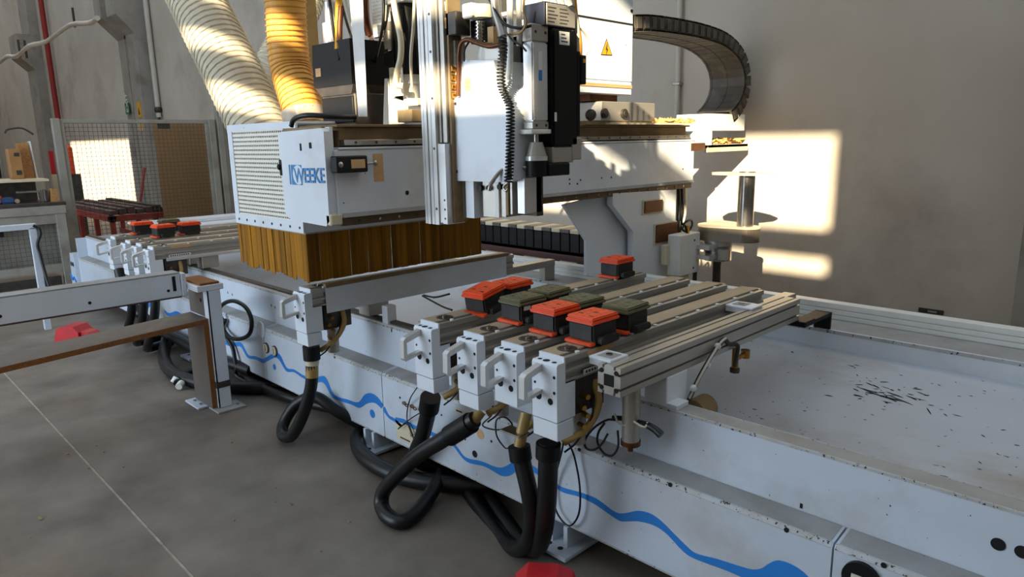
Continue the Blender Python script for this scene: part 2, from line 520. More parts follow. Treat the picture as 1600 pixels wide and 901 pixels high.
for z0, z1, dy in ((0.695, 0.719, 0), (0.721, 0.747, 0.0), (0.749, 0.780, 0.0)):
    rr.box(XL, XR, 3.732 + dy, 3.80, z0, z1, 0.002)
rr.box(XL, XR, 3.742, 3.80, 0.70, 0.775)
rr.obj('rear_profile', 'white', base)
B().box(XL, XR, 2.0635, 2.0700, 0.6885, 0.6978).obj('chipped_edge', 'chip_edge', base)
B().box(XL, XR, 2.1445, 2.1480, 0.690, 0.6985).obj('chipped_edge', 'chip_edge', base)
B().box(XL, XR, 3.4770, 3.4800, 0.686, 0.7025).obj('chipped_edge', 'chip_edge', base)
B().box(XL - 0.02, XL, 1.97, 3.78, 0.12, 0.69).obj('end_plate', 'paint', base)
# feet with bolt holes
for x in (-8.2, -5.6, -3.115, -1.74, 0.2):
    f = B().box(x - 0.095, x + 0.095, 1.885, 2.14, 0.012, 0.03, 0.003).box(x - 0.05, x - 0.03, 1.95, 2.14, 0.03, 0.12).box(x + 0.03, x + 0.05, 1.95, 2.14, 0.03, 0.12).box(x - 0.065, x + 0.065, 1.905, 2.0, 0.0, 0.012).obj('foot', 'paint', base)
    for dx in (-0.03, 0.03):
        B().cyl((x + dx, 1.93, 0.030), (x + dx, 1.93, 0.0315), 0.012, n=10).obj('bolt_hole', 'hole', f)
    B().box(x - 0.07, x + 0.07, 3.4, 3.74, 0.0, 0.12).obj('foot', 'paint', base)
# holes and caps
def dot(px, r, y=1.965, m='hole', name='hole', proud=0.0015, par=base):
    B().cyl((px[0], y - proud, px[2]), (px[0], y + 0.001, px[2]), r, n=14).obj(name, m, par)
for px, r in (((-1.641, 1.965, 0.469), 0.007), ((-1.230, 1.965, 0.467), 0.008), ((-0.815, 1.965, 0.464), 0.008), ((-2.258, 1.965, 0.253), 0.017), ((-2.823, 1.965, 0.380), 0.006), ((-3.441, 1.965, 0.463), 0.007), ((-2.288, 1.965, 0.362), 0.005), ((-2.144, 1.965, 0.350), 0.006), ((-2.322, 1.965, 0.305), 0.005), ((-2.490, 1.965, 0.378), 0.005), ((-0.537, 1.965, 0.470), 0.008)):
    dot(px, r)
dot((-2.215, 1.965, 0.362), 0.024, m='tape', name='plug_cap')
for q in ((-4.298, 1.965, 0.348), (-4.181, 1.965, 0.350)):
    o = B().cyl((q[0], 1.957, q[2]), (q[0], 1.966, q[2]), 0.036, n=20).obj('gauge_ring', 'dark_steel', base)
    B().cyl((q[0], 1.953, q[2]), (q[0], 1.9575, q[2]), 0.029, n=20).obj('gauge_face', 'cream', o)
    B().box(q[0] - 0.004, q[0] + 0.004, 1.952, 1.9532, q[2] - 0.02, q[2] + 0.02).obj('gauge_needle', 'print', o)
q = (-4.358, 1.965, 0.459)
B().cyl((q[0], 1.962, q[2]), (q[0], 1.968, q[2]), 0.055, n=20).obj('round_cover', 'paint_clean', base)
q = (-0.59, 1.965, 0.405)
o = B().cyl((q[0], 1.95, q[2]), (q[0], 1.97, q[2]), 0.052, n=24).obj('socket_ring', 'black', base)
B().box(q[0] - 0.024, q[0] + 0.024, 1.947, 1.951, q[2] - 0.013, q[2] + 0.013).obj('socket_label', 'glass_white', o)
text_mesh('6', 'label_digit', 'print', o, (q[0] - 0.006, 1.9465, q[2] - 0.008), (1, 0, 0), (0, 0, 1), 0.022)
for q in ((-0.300, 2.065, 0.592), (-0.248, 2.065, 0.592)):
    B().cyl((q[0], 2.0625, q[2]), (q[0], 2.066, q[2]), 0.017, n=18).obj('cable_hole', 'hole', base)
for q in ((-5.079, 2.065, 0.591), (-5.003, 2.065, 0.587), (-4.389, 2.065, 0.601), (-4.336, 2.065, 0.596), (-0.815, 2.065, 0.505), (-3.010, 2.065, 0.679)):
    B().box(q[0] - 0.004, q[0] + 0.004, 2.0632, 2.066, q[2] - 0.008, q[2] + 0.008).obj('slot_hole', 'hole', base)
# type label with lettering
a, b_ = (-2.868, 1.965, 0.189), (-2.716, 1.965, 0.172)
lab = B().box(a[0], a[0] + 0.24, 1.9635, 1.9655, 0.145, 0.245).obj('type_label', 'cream', base)
text_mesh('VOR', 'lettering', 'print', lab, (a[0] + 0.115, 1.963, 0.19), (1, 0, 0), (0, 0, 1), 0.036)
B().box(a[0] + 0.03, a[0] + 0.115, 1.9628, 1.9636, 0.158, 0.166).obj('small_print', 'print', lab)
a = (-2.384, 1.965, 0.433)
lab = B().box(a[0], a[0] + 0.055, 1.9635, 1.9655, a[2] - 0.012, a[2] + 0.012).obj('small_label', 'cream', base)
B().box(a[0] + 0.006, a[0] + 0.048, 1.9628, 1.9636, a[2] - 0.004, a[2] + 0.004).obj('small_print', 'print', lab)
# blue wave line, in the pieces that sit on each panel
waves = [
 ([(-5.032, 0.274), (-4.879, 0.270), (-4.789, 0.290), (-4.682, 0.304), (-4.596, 0.238), (-4.496, 0.250), (-4.371, 0.254)], [(-5.039, 0.244), (-4.886, 0.240), (-4.785, 0.261), (-4.700, 0.272), (-4.611, 0.215), (-4.481, 0.228), (-4.377, 0.225)]),
 ([(-4.366, 0.255), (-4.241, 0.316), (-4.183, 0.337), (-4.114, 0.338), (-4.041, 0.269), (-3.940, 0.279), (-3.814, 0.267), (-3.688, 0.288), (-3.580, 0.321), (-3.539, 0.303), (-3.478, 0.232), (-3.327, 0.239), (-3.221, 0.252), (-3.151, 0.314), (-3.087, 0.338), (-3.028, 0.331), (-2.978, 0.301)], [(-4.371, 0.226), (-4.209, 0.297), (-4.163, 0.307), (-4.122, 0.294), (-4.046, 0.243), (-3.943, 0.261), (-3.833, 0.248), (-3.693, 0.254), (-3.586, 0.276), (-3.509, 0.216), (-3.454, 0.207), (-3.290, 0.219), (-3.212, 0.221), (-3.131, 0.268), (-3.056, 0.291), (-2.996, 0.275)]),
 ([(-2.967, 0.295), (-2.930, 0.257), (-2.885, 0.252), (-2.819, 0.235)], [(-2.984, 0.269), (-2.932, 0.239), (-2.886, 0.234), (-2.821, 0.217)]),
 ([(-2.873, 0.260), (-2.792, 0.271), (-2.699, 0.263), (-2.595, 0.268), (-2.472, 0.271)], [(-2.875, 0.237), (-2.807, 0.247), (-2.700, 0.242), (-2.597, 0.246), (-2.474, 0.250)]),
 ([(-2.448, 0.273), (-2.407, 0.260), (-2.375, 0.244), (-2.322, 0.216), (-2.216, 0.232), (-2.131, 0.235), (-2.082, 0.246), (-2.041, 0.272), (-2.001, 0.303), (-1.969, 0.319), (-1.924, 0.322), (-1.865, 0.313), (-1.776, 0.291)], [(-2.454, 0.259), (-2.403, 0.242), (-2.350, 0.207), (-2.296, 0.196), (-2.199, 0.213), (-2.132, 0.210), (-2.083, 0.206), (-2.034, 0.223), (-1.994, 0.257), (-1.963, 0.286), (-1.925, 0.293), (-1.865, 0.287), (-1.776, 0.272)]),
 ([(-1.774, 0.293), (-1.733, 0.279), (-1.632, 0.291), (-1.553, 0.294), (-1.468, 0.273), (-1.424, 0.283), (-1.360, 0.318), (-1.305, 0.327), (-1.257, 0.314), (-1.204, 0.286), (-1.158, 0.263), (-1.120, 0.251), (-1.042, 0.265), (-0.961, 0.275), (-0.917, 0.283), (-0.886, 0.301), (-0.866, 0.325), (-0.841, 0.349), (-0.816, 0.357), (-0.786, 0.357), (-0.756, 0.349), (-0.725, 0.331)], [(-1.774, 0.270), (-1.724, 0.258), (-1.641, 0.270), (-1.560, 0.267), (-1.468, 0.248), (-1.431, 0.247), (-1.359, 0.276), (-1.290, 0.287), (-1.236, 0.275), (-1.183, 0.244), (-1.144, 0.230), (-1.088, 0.231), (-1.011, 0.238), (-0.948, 0.240), (-0.894, 0.248), (-0.852, 0.260), (-0.811, 0.282), (-0.781, 0.291), (-0.751, 0.289), (-0.727, 0.292)]),
 ([(-6.180, 0.303), (-6.074, 0.293), (-5.903, 0.337), (-5.786, 0.333)], [(-6.185, 0.286), (-6.085, 0.262), (-5.918, 0.289), (-5.763, 0.320)]),
 ([(-6.855, 0.239), (-6.634, 0.273), (-6.490, 0.337), (-6.287, 0.371)], [(-6.819, 0.221), (-6.624, 0.243), (-6.461, 0.311), (-6.295, 0.345)]),
]
for u, l in waves:
    wave_strip(u, l, 1.9635, 1.9652).obj('wave_stripe', 'blue', base)
for px, r in (((-4.211, 1.965, 0.236), 0.02), ((-3.087, 1.965, 0.221), 0.024), ((-6.509, 1.965, 0.250), 0.03)):
    B().cyl((px[0], 1.9635, px[2]), (px[0], 1.9652, px[2]), r, n=18).obj('wave_dot', 'blue', base)
# little things bolted into the trough
q = (-1.381, 2.420, 0.592)
B().cyl((q[0], 2.36, 0.575), (q[0], 2.46, 0.575), 0.052, n=22).obj('round_stop', 'brown_dust', base)

# dark scrapes where the trough paint has come off
random.seed(5)
sc = B()
def scrape(x, y, l, w, a):
    z = lambda yy: 0.345 + (yy - 2.30) * 0.22326 + 0.0012
    dx, dy = l * math.cos(a), l * math.sin(a)
    ex_, ey_ = -w * math.sin(a), w * math.cos(a)
    k = random.uniform(0.3, 0.8)
    pts = [(x - dx, y - dy), (x - dx * 0.3 - ex_, y - dy * 0.3 - ey_), (x + dx * k - ex_ * 0.6, y + dy * k - ey_ * 0.6), (x + dx, y + dy), (x + dx * 0.3 + ex_, y + dy * 0.3 + ey_), (x - dx * k + ex_ * 0.7, y - dy * k + ey_ * 0.7)]
    sc.add([(p[0], p[1], z(p[1])) for p in pts], [tuple(range(6))])
for k in range(44):
    scrape(random.gauss(-0.90, 0.10), random.gauss(3.17, 0.045), random.uniform(0.004, 0.03), random.uniform(0.0015, 0.004), random.gauss(-0.1, 0.35))
for k in range(5):
    scrape(random.uniform(-1.02, -0.86), random.uniform(3.14, 3.2), random.uniform(0.04, 0.07), 0.004, random.gauss(-0.15, 0.1))
for k in range(55):
    scrape(random.uniform(-1.35, -0.2), random.uniform(2.75, 3.4), random.uniform(0.003, 0.011), random.uniform(0.0015, 0.003), random.uniform(-0.8, 0.8))
sc.obj('paint_scrapes', 'hole', base, kind='stuff')

# left end leg with its own wave pieces
b = B().prism([(XL - 0.28, 0.02), (XL - 0.02, 0.02), (XL - 0.02, 0.52), (XL - 0.18, 0.52)], 'y', 1.93, 2.3)
ef = b.obj('end_foot', 'paint', base)
B().tube([(XL - 0.24, 1.929, 0.28), (XL - 0.18, 1.929, 0.22), (XL - 0.12, 1.929, 0.25), (XL - 0.04, 1.929, 0.21)], 0.012, 6, 5).obj('wave_stripe', 'blue', ef)
for u in (-0.16, -0.09):
    B().cyl((XL + u, 1.928, 0.40), (XL + u, 1.931, 0.40), 0.028, n=12).obj('hole', 'hole', ef)

# ---------------------------------------------------------------- support block and long extrusion in the foreground
sup = thing('support_block', 'white painted steel support block under the thick aluminium extrusion', 'bracket', (-1.36, 2.1, 0.6975))
B().box(-1.415, -1.318, 2.066, 2.20, 0.6975, 0.811, 0.003).obj('block', 'paint_clean', sup)
B().box(-1.47, -1.275, 2.067, 2.143, 0.6975, 0.716, 0.002).obj('flange', 'paint_clean', sup)

def slot_profile(w, h, t, n=2):
    """outline (u, w) of a square T-slot profile with small grooves on each face"""
    g, d = 0.009, 0.012
    pts = []
    us = [-w / 2 + w * (k + 0.5) / n for k in range(n)]
    for u in us: pts += [(u - g / 2, -h / 2), (u - g / 2, -h / 2 + d), (u + g / 2, -h / 2 + d), (u + g / 2, -h / 2)]
    b1 = [(-w / 2, -h / 2)] + pts + [(w / 2, -h / 2)]
    vs_ = [-h / 2 + h * (k + 0.5) / n for k in range(n)]
    r = []
    for v in vs_: r += [(w / 2, v - g / 2), (w / 2 - d, v - g / 2), (w / 2 - d, v + g / 2), (w / 2, v + g / 2)]
    tp = [(w / 2, h / 2)]
    for u in reversed(us): tp += [(u + g / 2, h / 2), (u + g / 2, h / 2 - d), (u - g / 2, h / 2 - d), (u - g / 2, h / 2)]
    lf = [(-w / 2, h / 2)]
    for v in reversed(vs_): lf += [(-w / 2, v + g / 2), (-w / 2 + d, v + g / 2), (-w / 2 + d, v - g / 2), (-w / 2, v - g / 2)]
    return b1 + r + tp + lf

ex = thing('aluminium_extrusion', 'thick grooved aluminium extrusion lying across the bed with its open end toward the viewer', 'profile', (-1.365, 2.4, 0.811))
pr = slot_profile(0.094, 0.10, 0.01)
B().prism([(-1.367 + u, 0.862 + v) for u, v in pr], 'y', 1.79, 3.16).obj('bar', 'alu', ex)
for dx in (-0.03, 0.03):
    for dz in (-0.03, 0.03):
        B().cyl((-1.367 + dx, 1.7875, 0.862 + dz), (-1.367 + dx, 1.7905, 0.862 + dz), 0.0085, n=10).obj('bolt_hole', 'hole', ex)
B().box(-1.367 - 0.020, -1.367 + 0.020, 1.7880, 1.7905, 0.862 - 0.020, 0.862 + 0.020).obj('hollow', 'hole', ex)
for y, x0 in ((1.81, -1.47), (2.80, -1.5)):
    p = B().box(x0, -1.375, y, y + 0.10, 0.9125, 0.922, 0.002).box(x0, x0 + 0.1, y + 0.004, y + 0.096, 0.893, 0.9125).obj('stop_plate', 'paint_clean', ex)
    B().cyl((x0 + 0.05, y + 0.05, 0.922), (x0 + 0.05, y + 0.05, 0.928), 0.012, n=12).obj('bolt', 'steel', p)
    B().box(x0 + 0.02, x0 + 0.08, y + 0.02, y + 0.08, 0.922, 0.9235).obj('worn_mark', 'dusty', p)
B().box(-1.40, -1.275, 3.13, 3.24, 0.785, 0.811, 0.004).box(-1.38, -1.30, 3.20, 3.50, 0.770, 0.788, 0.003).box(-1.38, -1.30, 3.485, 3.50, 0.702, 0.788).obj('rear_clamp', 'black', ex)
B().cyl((-1.375, 1.93, 0.60), (-1.375, 1.93, 0.811), 0.032, n=18).obj('leg_cylinder', 'alu', ex)
B().cyl((-1.375, 1.93, 0.585), (-1.375, 1.93, 0.602), 0.036, n=18).cyl((-1.375, 1.93, 0.56), (-1.375, 1.93, 0.59), 0.010, n=10).obj('leg_fitting', 'copper', ex)

# cable tied under the extrusion and the cable stub hanging at its end
t = thing('tied_cable', 'grey cable strapped below the thick extrusion and running down into the trough', 'cable', (-1.3, 2.5, 0.7))
B().tube([(-1.312, 2.200, 0.683), (-1.299, 2.250, 0.768), (-1.306, 2.350, 0.831), (-1.314, 2.420, 0.857), (-1.315, 2.460, 0.869), (-1.315, 2.50, 0.842), (-1.30, 2.54, 0.83), (-1.312, 2.56, 0.78), (-1.325, 2.575, 0.73)], 0.009, 8, 6).obj('sheath', 'dark_steel', t)
B().tube([(-1.307, 2.200, 0.699), (-1.288, 2.240, 0.778), (-1.295, 2.340, 0.841), (-1.306, 2.410, 0.866), (-1.304, 2.450, 0.879)], 0.005, 6, 5).obj('air_line', 'conduit', t)
for q in ((-1.298, 2.210, 0.739), (-1.301, 2.310, 0.803), (-1.311, 2.400, 0.855)):
    B().ball(q, 0.014, 10).obj('cable_tie', 'white', t)
t = thing('valve_elbow', 'small brass and steel valve elbow hanging under the thick extrusion', 'valve', (-1.33, 2.66, 0.7))
B().cyl((-1.33, 2.585, 0.715), (-1.33, 2.585, 0.811), 0.014, n=14).obj('body', 'brass', t)
B().cyl((-1.33, 2.585, 0.700), (-1.33, 2.585, 0.718), 0.02, n=14).obj('flange', 'dark_steel', t)
B().cyl((-1.33, 2.59, 0.755), (-1.33, 2.68, 0.758), 0.010, n=12).cyl((-1.33, 2.67, 0.742), (-1.33, 2.67, 0.776), 0.019, n=14).obj('knob', 'brass', t)
t = thing('cable_stub', 'short black cable stub with wrapped wires and two loops hanging in front of the bed', 'cable', (-1.3, 1.95, 0.6))
B().tube([(-1.453, 1.930, 0.664), (-1.405, 1.930, 0.673), (-1.350, 1.930, 0.676), (-1.298, 1.920, 0.682), (-1.267, 1.920, 0.675), (-1.243, 1.920, 0.663)], 0.011, 8, 5, prof=lambda i: 0.8 + 0.02 * i).obj('stub', 'rubber', t)
B().tube([(-1.434, 1.920, 0.663), (-1.459, 1.900, 0.662), (-1.501, 1.880, 0.626), (-1.534, 1.870, 0.573), (-1.528, 1.870, 0.542), (-1.492, 1.870, 0.548), (-1.465, 1.880, 0.575), (-1.453, 1.900, 0.612)], 0.0045, 6, 6).obj('wire_loop', 'rubber', t)
B().tube([(-1.483, 1.920, 0.639), (-1.496, 1.900, 0.604), (-1.491, 1.890, 0.567), (-1.461, 1.890, 0.536), (-1.424, 1.890, 0.541), (-1.407, 1.900, 0.580), (-1.425, 1.920, 0.626)], 0.0045, 6, 6).obj('wire_loop', 'rubber', t)
B().tube([(-1.440, 1.920, 0.685), (-1.419, 1.915, 0.659), (-1.377, 1.900, 0.666), (-1.370, 1.920, 0.681), (-1.318, 1.900, 0.683), (-1.298, 1.905, 0.680), (-1.298, 1.920, 0.692)], 0.004, 6, 6).obj('air_line', 'conduit', t)

# ---------------------------------------------------------------- consoles with clamping heads
def make_console(x0, head_z0, tape=False, handle=True, length=3.17):
    t = thing('console', 'console', 'console rail', (x0, 1.68, 0.64))
    w = 0.115
    x1 = x0 + w
    xm = x0 + w / 2
    # grooved profile
    pr = [(x0, 0.835), (x0, 0.93), (x1 - 0.028, 0.93), (x1 - 0.028, 0.918), (x1 - 0.020, 0.918), (x1 - 0.020, 0.926), (x1, 0.926), (x1, 0.905), (x1 - 0.010, 0.900), (x1 - 0.010, 0.880), (x1, 0.876), (x1, 0.866), (x1 - 0.010, 0.862), (x1 - 0.010, 0.846), (x1, 0.842), (x1, 0.835)]
    p = B().prism(pr, 'y', 1.724, length).obj('profile', 'alu', t)
    B().box(x0 + 0.002, x1 - 0.030, 1.726, length - 0.002, 0.93, 0.9312).obj('top_plate', 'alu_top', p)
    nb = 9
    for k in range(nb):
        y = 1.80 + k * (length - 1.9) / (nb - 1)
        B().cyl((x1 - 0.012, y, 0.926), (x1 - 0.012, y, 0.932), 0.009, n=8).obj('bolt', 'white', p)
    # round seat with a star bolt near the head
    r = B().cyl((xm, 1.80, 0.9312), (xm, 1.80, 0.933), 0.036, n=20).obj('bolt_seat', 'dark_steel', t)
    B().cyl((xm, 1.80, 0.933), (xm, 1.80, 0.940), 0.013, n=8).obj('star_bolt', 'steel', r)
    for k in range(4):
        a = math.pi / 4 + k * math.pi / 2
        B().cyl((xm + 0.026 * math.cos(a), 1.80 + 0.026 * math.sin(a), 0.933), (xm + 0.026 * math.cos(a), 1.80 + 0.026 * math.sin(a), 0.937), 0.005, n=6).obj('screw', 'steel', r)
    # head
    hz = max(head_z0, 0.705)
    h = B().prism([(1.68, hz), (1.68, 0.903), (1.686, 0.911), (1.717, 0.911), (1.717, 0.93), (1.724, 0.93), (1.724, 0.84), (1.775, 0.84), (1.775, hz)], 'x', x0, x1).obj('head', 'paint_clean', t)
    for dx, r in ((0.022, 0.008), (0.052, 0.013), (0.088, 0.009)):
        B().cyl((x0 + dx, 1.698, 0.911), (x0 + dx, 1.698, 0.9118), r, n=12).obj('top_hole', 'hole', h)
    for dx, z, r in ((0.03, 0.785, 0.015), (0.085, 0.775, 0.012), (0.014, 0.885, 0.006), (0.103, 0.865, 0.006), (0.103, 0.81, 0.006), (0.014, 0.83, 0.005)):
        B().cyl((x0 + dx, 1.6792, z), (x0 + dx, 1.681, z), r, n=14).obj('hole', 'hole', h)
    if head_z0 < 0.70:
        B().box(x0, x1, 1.682, 1.765, head_z0, 0.700, 0.002).obj('skirt', 'paint_clean', t)
    # lever handle: two arms and a grip, standing out from the head
    if handle:
        xc = x0 + 0.035
        g = B()
        g.prism([(1.684, 0.903), (1.605, 0.882), (1.592, 0.872), (1.590, 0.796), (1.600, 0.784), (1.684, 0.799), (1.684, 0.812), (1.608, 0.800), (1.607, 0.860), (1.684, 0.879)], 'x', xc - 0.013, xc + 0.013)
        g.obj('handle', 'alu_bright', t)
    # pipework under the profile behind the head
    B().box(x0 + 0.012, x1 - 0.012, 1.79, 1.95, 0.70, 0.835).obj('valve_block', 'dark_steel', t)
    B().cyl((xm, 1.86, 0.56), (xm, 1.86, 0.70), 0.03, n=12).obj('valve_body', 'alu', t)
    f = B()
    for k in range(4):
        z = 0.66 + 0.035 * k
        f.cyl((x1 - 0.012, 1.81 + 0.02 * (k % 2), z), (x1 + 0.022, 1.80 + 0.02 * (k % 2), z), 0.010, n=8)
    f.obj('fitting', 'brass', t)
    B().tube([(x1 - 0.02, 1.90, 0.80), (x1 + 0.012, 1.89, 0.72), (x1 + 0.005, 1.83, 0.64), (xm, 1.78, 0.585)], 0.014, 8, 6).obj('air_hose', 'pvc', t)
    B().tube([(x0 + 0.02, 1.92, 0.80), (x1 + 0.012, 1.86, 0.70), (x1 - 0.01, 1.80, 0.60), (xm + 0.02, 1.76, 0.56)], 0.004, 6, 6).obj('air_line', 'rubber', t)
    # carriage that rides on the front beam, and rear carriage
    B().box(x0 + 0.005, x1 - 0.005, 2.06, 2.19, 0.722, 0.835, 0.003).obj('carriage', 'alu', t)
    B().box(x0 + 0.025, x1 - 0.025, 3.05, 3.60, 0.79, 0.835, 0.003).box(x0 + 0.03, x1 - 0.03, 3.50, 3.60, 0.696, 0.79, 0.003).obj('rear_arm', 'alu', t)
    if tape:
        B().box(x1 - 0.0005, x1 + 0.0012, 1.84, 1.99, 0.905, 0.924).obj('paper_tape', 'tape', t)
        s = B().box(x1 - 0.0005, x1 + 0.0015, 1.82, 1.98, 0.842, 0.861).obj('number_strip', 'white', t)
        for k in range(9):
            B().box(x1 + 0.0013, x1 + 0.002, 1.83 + k * 0.016, 1.84 + k * 0.016, 0.847, 0.856).obj('digit', 'print', s)
    return t

cons = []
GR = 'clamping consoles of the bed'
def console_at(x0, label, hz=0.64, **k):
    t = make_console(x0, hz, **k)
    t['label'] = label
    t['group'] = GR
    cons.append(t)
    return t
c4 = console_at(-1.616, 'console rail next to the thick extrusion, with a number strip on its side', 0.635, tape=True)
c3 = console_at(-1.807, 'second console rail from the thick extrusion, with a short head and no skirt', 0.71)
c2 = console_at(-2.018, 'third console rail from the thick extrusion, its hose bending to the left', 0.64)
c1 = console_at(-2.290, 'fourth console rail from the thick extrusion, carrying the lone pod at its far end', 0.64)
c5 = console_at(-3.315, 'single console rail directly under the amber bristle curtain', 0.635)
B().box(-3.2005, -3.196, 1.80, 3.10, 0.79, 0.925, 0.002).obj('side_cover', 'paint_clean', c5)
B().box(-3.215, -3.19, 1.80, 3.12, 0.925, 0.945, 0.002).obj('top_strip', 'brown_dust', c5)
B().box(-3.10, -3.05, 2.07, 2.13, 0.49, 0.80, 0.003).obj('bracket_post', 'paint_clean', c5)
left_labels = ['console rail of the far left set with a paper tape on its side',
               'second console rail of the far left set, behind the taped one',
               'third console rail of the far left set, under two red-topped pods',
               'outermost console rail of the far left set, beside the machine end']
for x, l in zip((-5.60, -5.86, -6.12, -6.50), left_labels):
    console_at(x, l, 0.66, tape=(x == -5.60), length=3.3)
B().box(-5.486, -5.478, 1.80, 3.2, 0.815, 0.838, 0.002).obj('side_rail', 'alu_bright', cons[5])
t = thing('lifting_bar', 'white lifting bar lying across the far left console rails', 'bar', (-7.0, 2.6, 0.94))
B().box(-7.35, -6.50, 2.1, 3.2, 0.9325, 0.95, 0.004).obj('bar', 'paint_clean', t)
B().box(-6.9, -6.75, 2.35, 3.2, 0.95, 0.99, 0.006).obj('ridge', 'paint_clean', t)

# ---------------------------------------------------------------- suction pods
def make_pod(x, y, z, pad, label, rot=0.0, tilt=0.0, tab=True, group='suction pods on the consoles'):
    t = thing('suction_pod', label, 'suction pod', (0, 0, 0), group)
    b = B().box(-0.052, 0.052, -0.065, 0.065, 0, 0.014, 0.003).obj('base', 'pod', t)
    if tab:
        B().box(-0.062, 0.062, -0.088, -0.058, 0.001, 0.013, 0.003, 2).obj('orange_tab', 'orange', t)
        B().box(-0.058, 0.058, -0.060, -0.050, 0.008, 0.026, 0.002).obj('tab_grip', 'pod', t)
    B().box(-0.056, 0.056, -0.071, 0.071, 0.014, 0.078, 0.006, 2).obj('body', 'pod', t)
    B().box(0.054, 0.085, -0.05, 0.05, 0.004, 0.030, 0.004, 2).obj('side_foot', 'pod', t)
    p = B().box(-0.064, 0.064, -0.079, 0.079, 0.076, 0.089, 0.004, 2).box(-0.061, 0.061, -0.076, 0.076, 0.089, 0.101, 0.005, 2).obj('pad', pad, t)
    s = B()
    for i in range(3):
        for j in range(5):
            s.box(-0.044 + 0.036 * i, -0.030 + 0.036 * i, -0.058 + 0.028 * j, -0.052 + 0.028 * j, 0.1000, 0.1030, 0.001)
    s.obj('pad_nubs', pad, p, kind='stuff')
    for i, j in ((-0.03, -0.03), (0.005, 0.01), (0.03, -0.045)):
        B().box(i - 0.010, i + 0.010, j - 0.004, j + 0.004, 0.1005, 0.1016).obj('pad_slot', 'pod', p)
    t.location = (x, y, z)
    t.rotation_euler = (tilt, 0, rot)
    return t
ZC = 0.932
make_pod(-1.562, 1.946, ZC, 'orange', 'orange-topped pod nearest the thick extrusion, on the first console rail')
make_pod(-1.566, 2.150, ZC, 'olive', 'olive-topped pod at the far right, just behind the nearest orange pod', 0.05)
make_pod(-1.752, 1.956, ZC, 'orange', 'orange-topped pod in the middle of the row on the second console rail')
make_pod(-1.760, 2.120, ZC, 'olive', 'olive-topped pod partly hidden behind the middle orange pod', -0.04)
pod5 = make_pod(-1.958, 1.985, ZC, 'olive', 'olive-topped pod with a white sticker on its dark side', 0.0)
make_pod(-1.975, 2.165, ZC, 'olive', 'olive-topped pod behind the one with the white sticker', 0.06)
make_pod(-2.205, 2.010, ZC, 'orange', 'orange-topped pod leaning on its side at the left of the row', 0.12, 0.16)
make_pod(-2.220, 2.185, ZC, 'orange', 'orange-topped pod behind the leaning one', 0.05)
make_pod(-2.235, 2.985, ZC, 'orange', 'lone orange-topped pod at the far end of a console rail', 0.0)
make_pod(-6.05, 1.99, ZC, 'orange', 'red-orange-topped pod on the far left console rails, front right one', 0.1, group='pods on the far left consoles')
make_pod(-6.43, 1.95, ZC, 'orange', 'red-orange-topped pod on the far left console rails, front left one', -0.05, group='pods on the far left consoles')
make_pod(-6.06, 2.20, ZC, 'orange', 'red-orange-topped pod on the far left console rails, rear right one', 0.0, group='pods on the far left consoles')
make_pod(-6.44, 2.17, ZC, 'olive', 'dark olive pod at the rear of the far left console rails', 0.0, group='pods on the far left consoles')
B().box(0.056, 0.0575, -0.05, -0.012, 0.055, 0.072).obj('sticker', 'white', pod5)

# ---------------------------------------------------------------- suction hoses of the consoles
def hose(label, pts, r=0.033, cuff=None, name='suction_hose', group='black suction hoses', n=14, m='rubber'):
    t = thing(name, label, 'hose', tuple(pts[0]), group)
    B().tube(pts, r, n, 8).obj('tube', m, t)
    if cuff:
        a, b, rc = cuff
        B().cyl(a, b, rc, n=16).obj('cuff', 'black', t)
    return t
h = hose('black hose looping onto the floor below the single console head', [(-3.262, 1.73, 0.60), (-3.262, 1.725, 0.50), (-3.275, 1.72, 0.40), (-3.32, 1.705, 0.28), (-3.40, 1.69, 0.15), (-3.48, 1.68, 0.065), (-3.575, 1.68, 0.045), (-3.63, 1.72, 0.09), (-3.60, 1.79, 0.19), (-3.50, 1.86, 0.24), (-3.38, 1.93, 0.16), (-3.28, 2.05, 0.07), (-3.1, 2.25, 0.045)],
         cuff=((-3.262, 1.73, 0.545), (-3.262, 1.73, 0.62), 0.044))
B().cyl((-3.262, 1.727, 0.515), (-3.262, 1.73, 0.547), 0.036, n=16).obj('cream_collar', 'cream', h)
B().cyl((-3.262, 1.722, 0.45), (-3.262, 1.727, 0.516), 0.0335, n=16).obj('amber_section', 'pvc', h)
h = hose('black hose bending far out to the left in a wide loop', [(-1.970, 1.720, 0.576), (-2.026, 1.700, 0.531), (-2.136, 1.680, 0.449), (-2.267, 1.660, 0.352), (-2.412, 1.640, 0.215), (-2.506, 1.630, 0.111), (-2.503, 1.611, 0.050), (-2.417, 1.584, 0.038), (-2.338, 1.596, 0.037), (-2.345, 1.677, 0.037), (-2.408, 1.790, 0.034), (-2.453, 1.880, 0.053), (-2.543, 2.000, 0.051), (-2.649, 2.120, 0.028)], 0.034,
     cuff=((-1.988, 1.715, 0.559), (-2.097, 1.690, 0.477), 0.043))
B().tube([(-1.965, 1.750, 0.603), (-1.976, 1.725, 0.572), (-1.992, 1.715, 0.555)], 0.022, 10, 5).obj('amber_section', 'pvc', h)
h = hose('black hose hanging straight below the short console head', [(-1.723, 1.720, 0.536), (-1.704, 1.720, 0.460), (-1.676, 1.720, 0.367), (-1.676, 1.735, 0.257), (-1.722, 1.760, 0.141), (-1.827, 1.800, 0.036), (-1.973, 1.860, -0.015), (-2.133, 1.920, -0.009), (-2.303, 1.980, 0.010), (-2.458, 2.050, 0.004), (-2.627, 2.150, -0.032)], 0.033,
     cuff=((-1.726, 1.720, 0.540), (-1.717, 1.720, 0.487), 0.042))
B().tube([(-1.726, 1.760, 0.657), (-1.723, 1.735, 0.597), (-1.723, 1.720, 0.539)], 0.022, 10, 5).obj('amber_section', 'pvc', h)
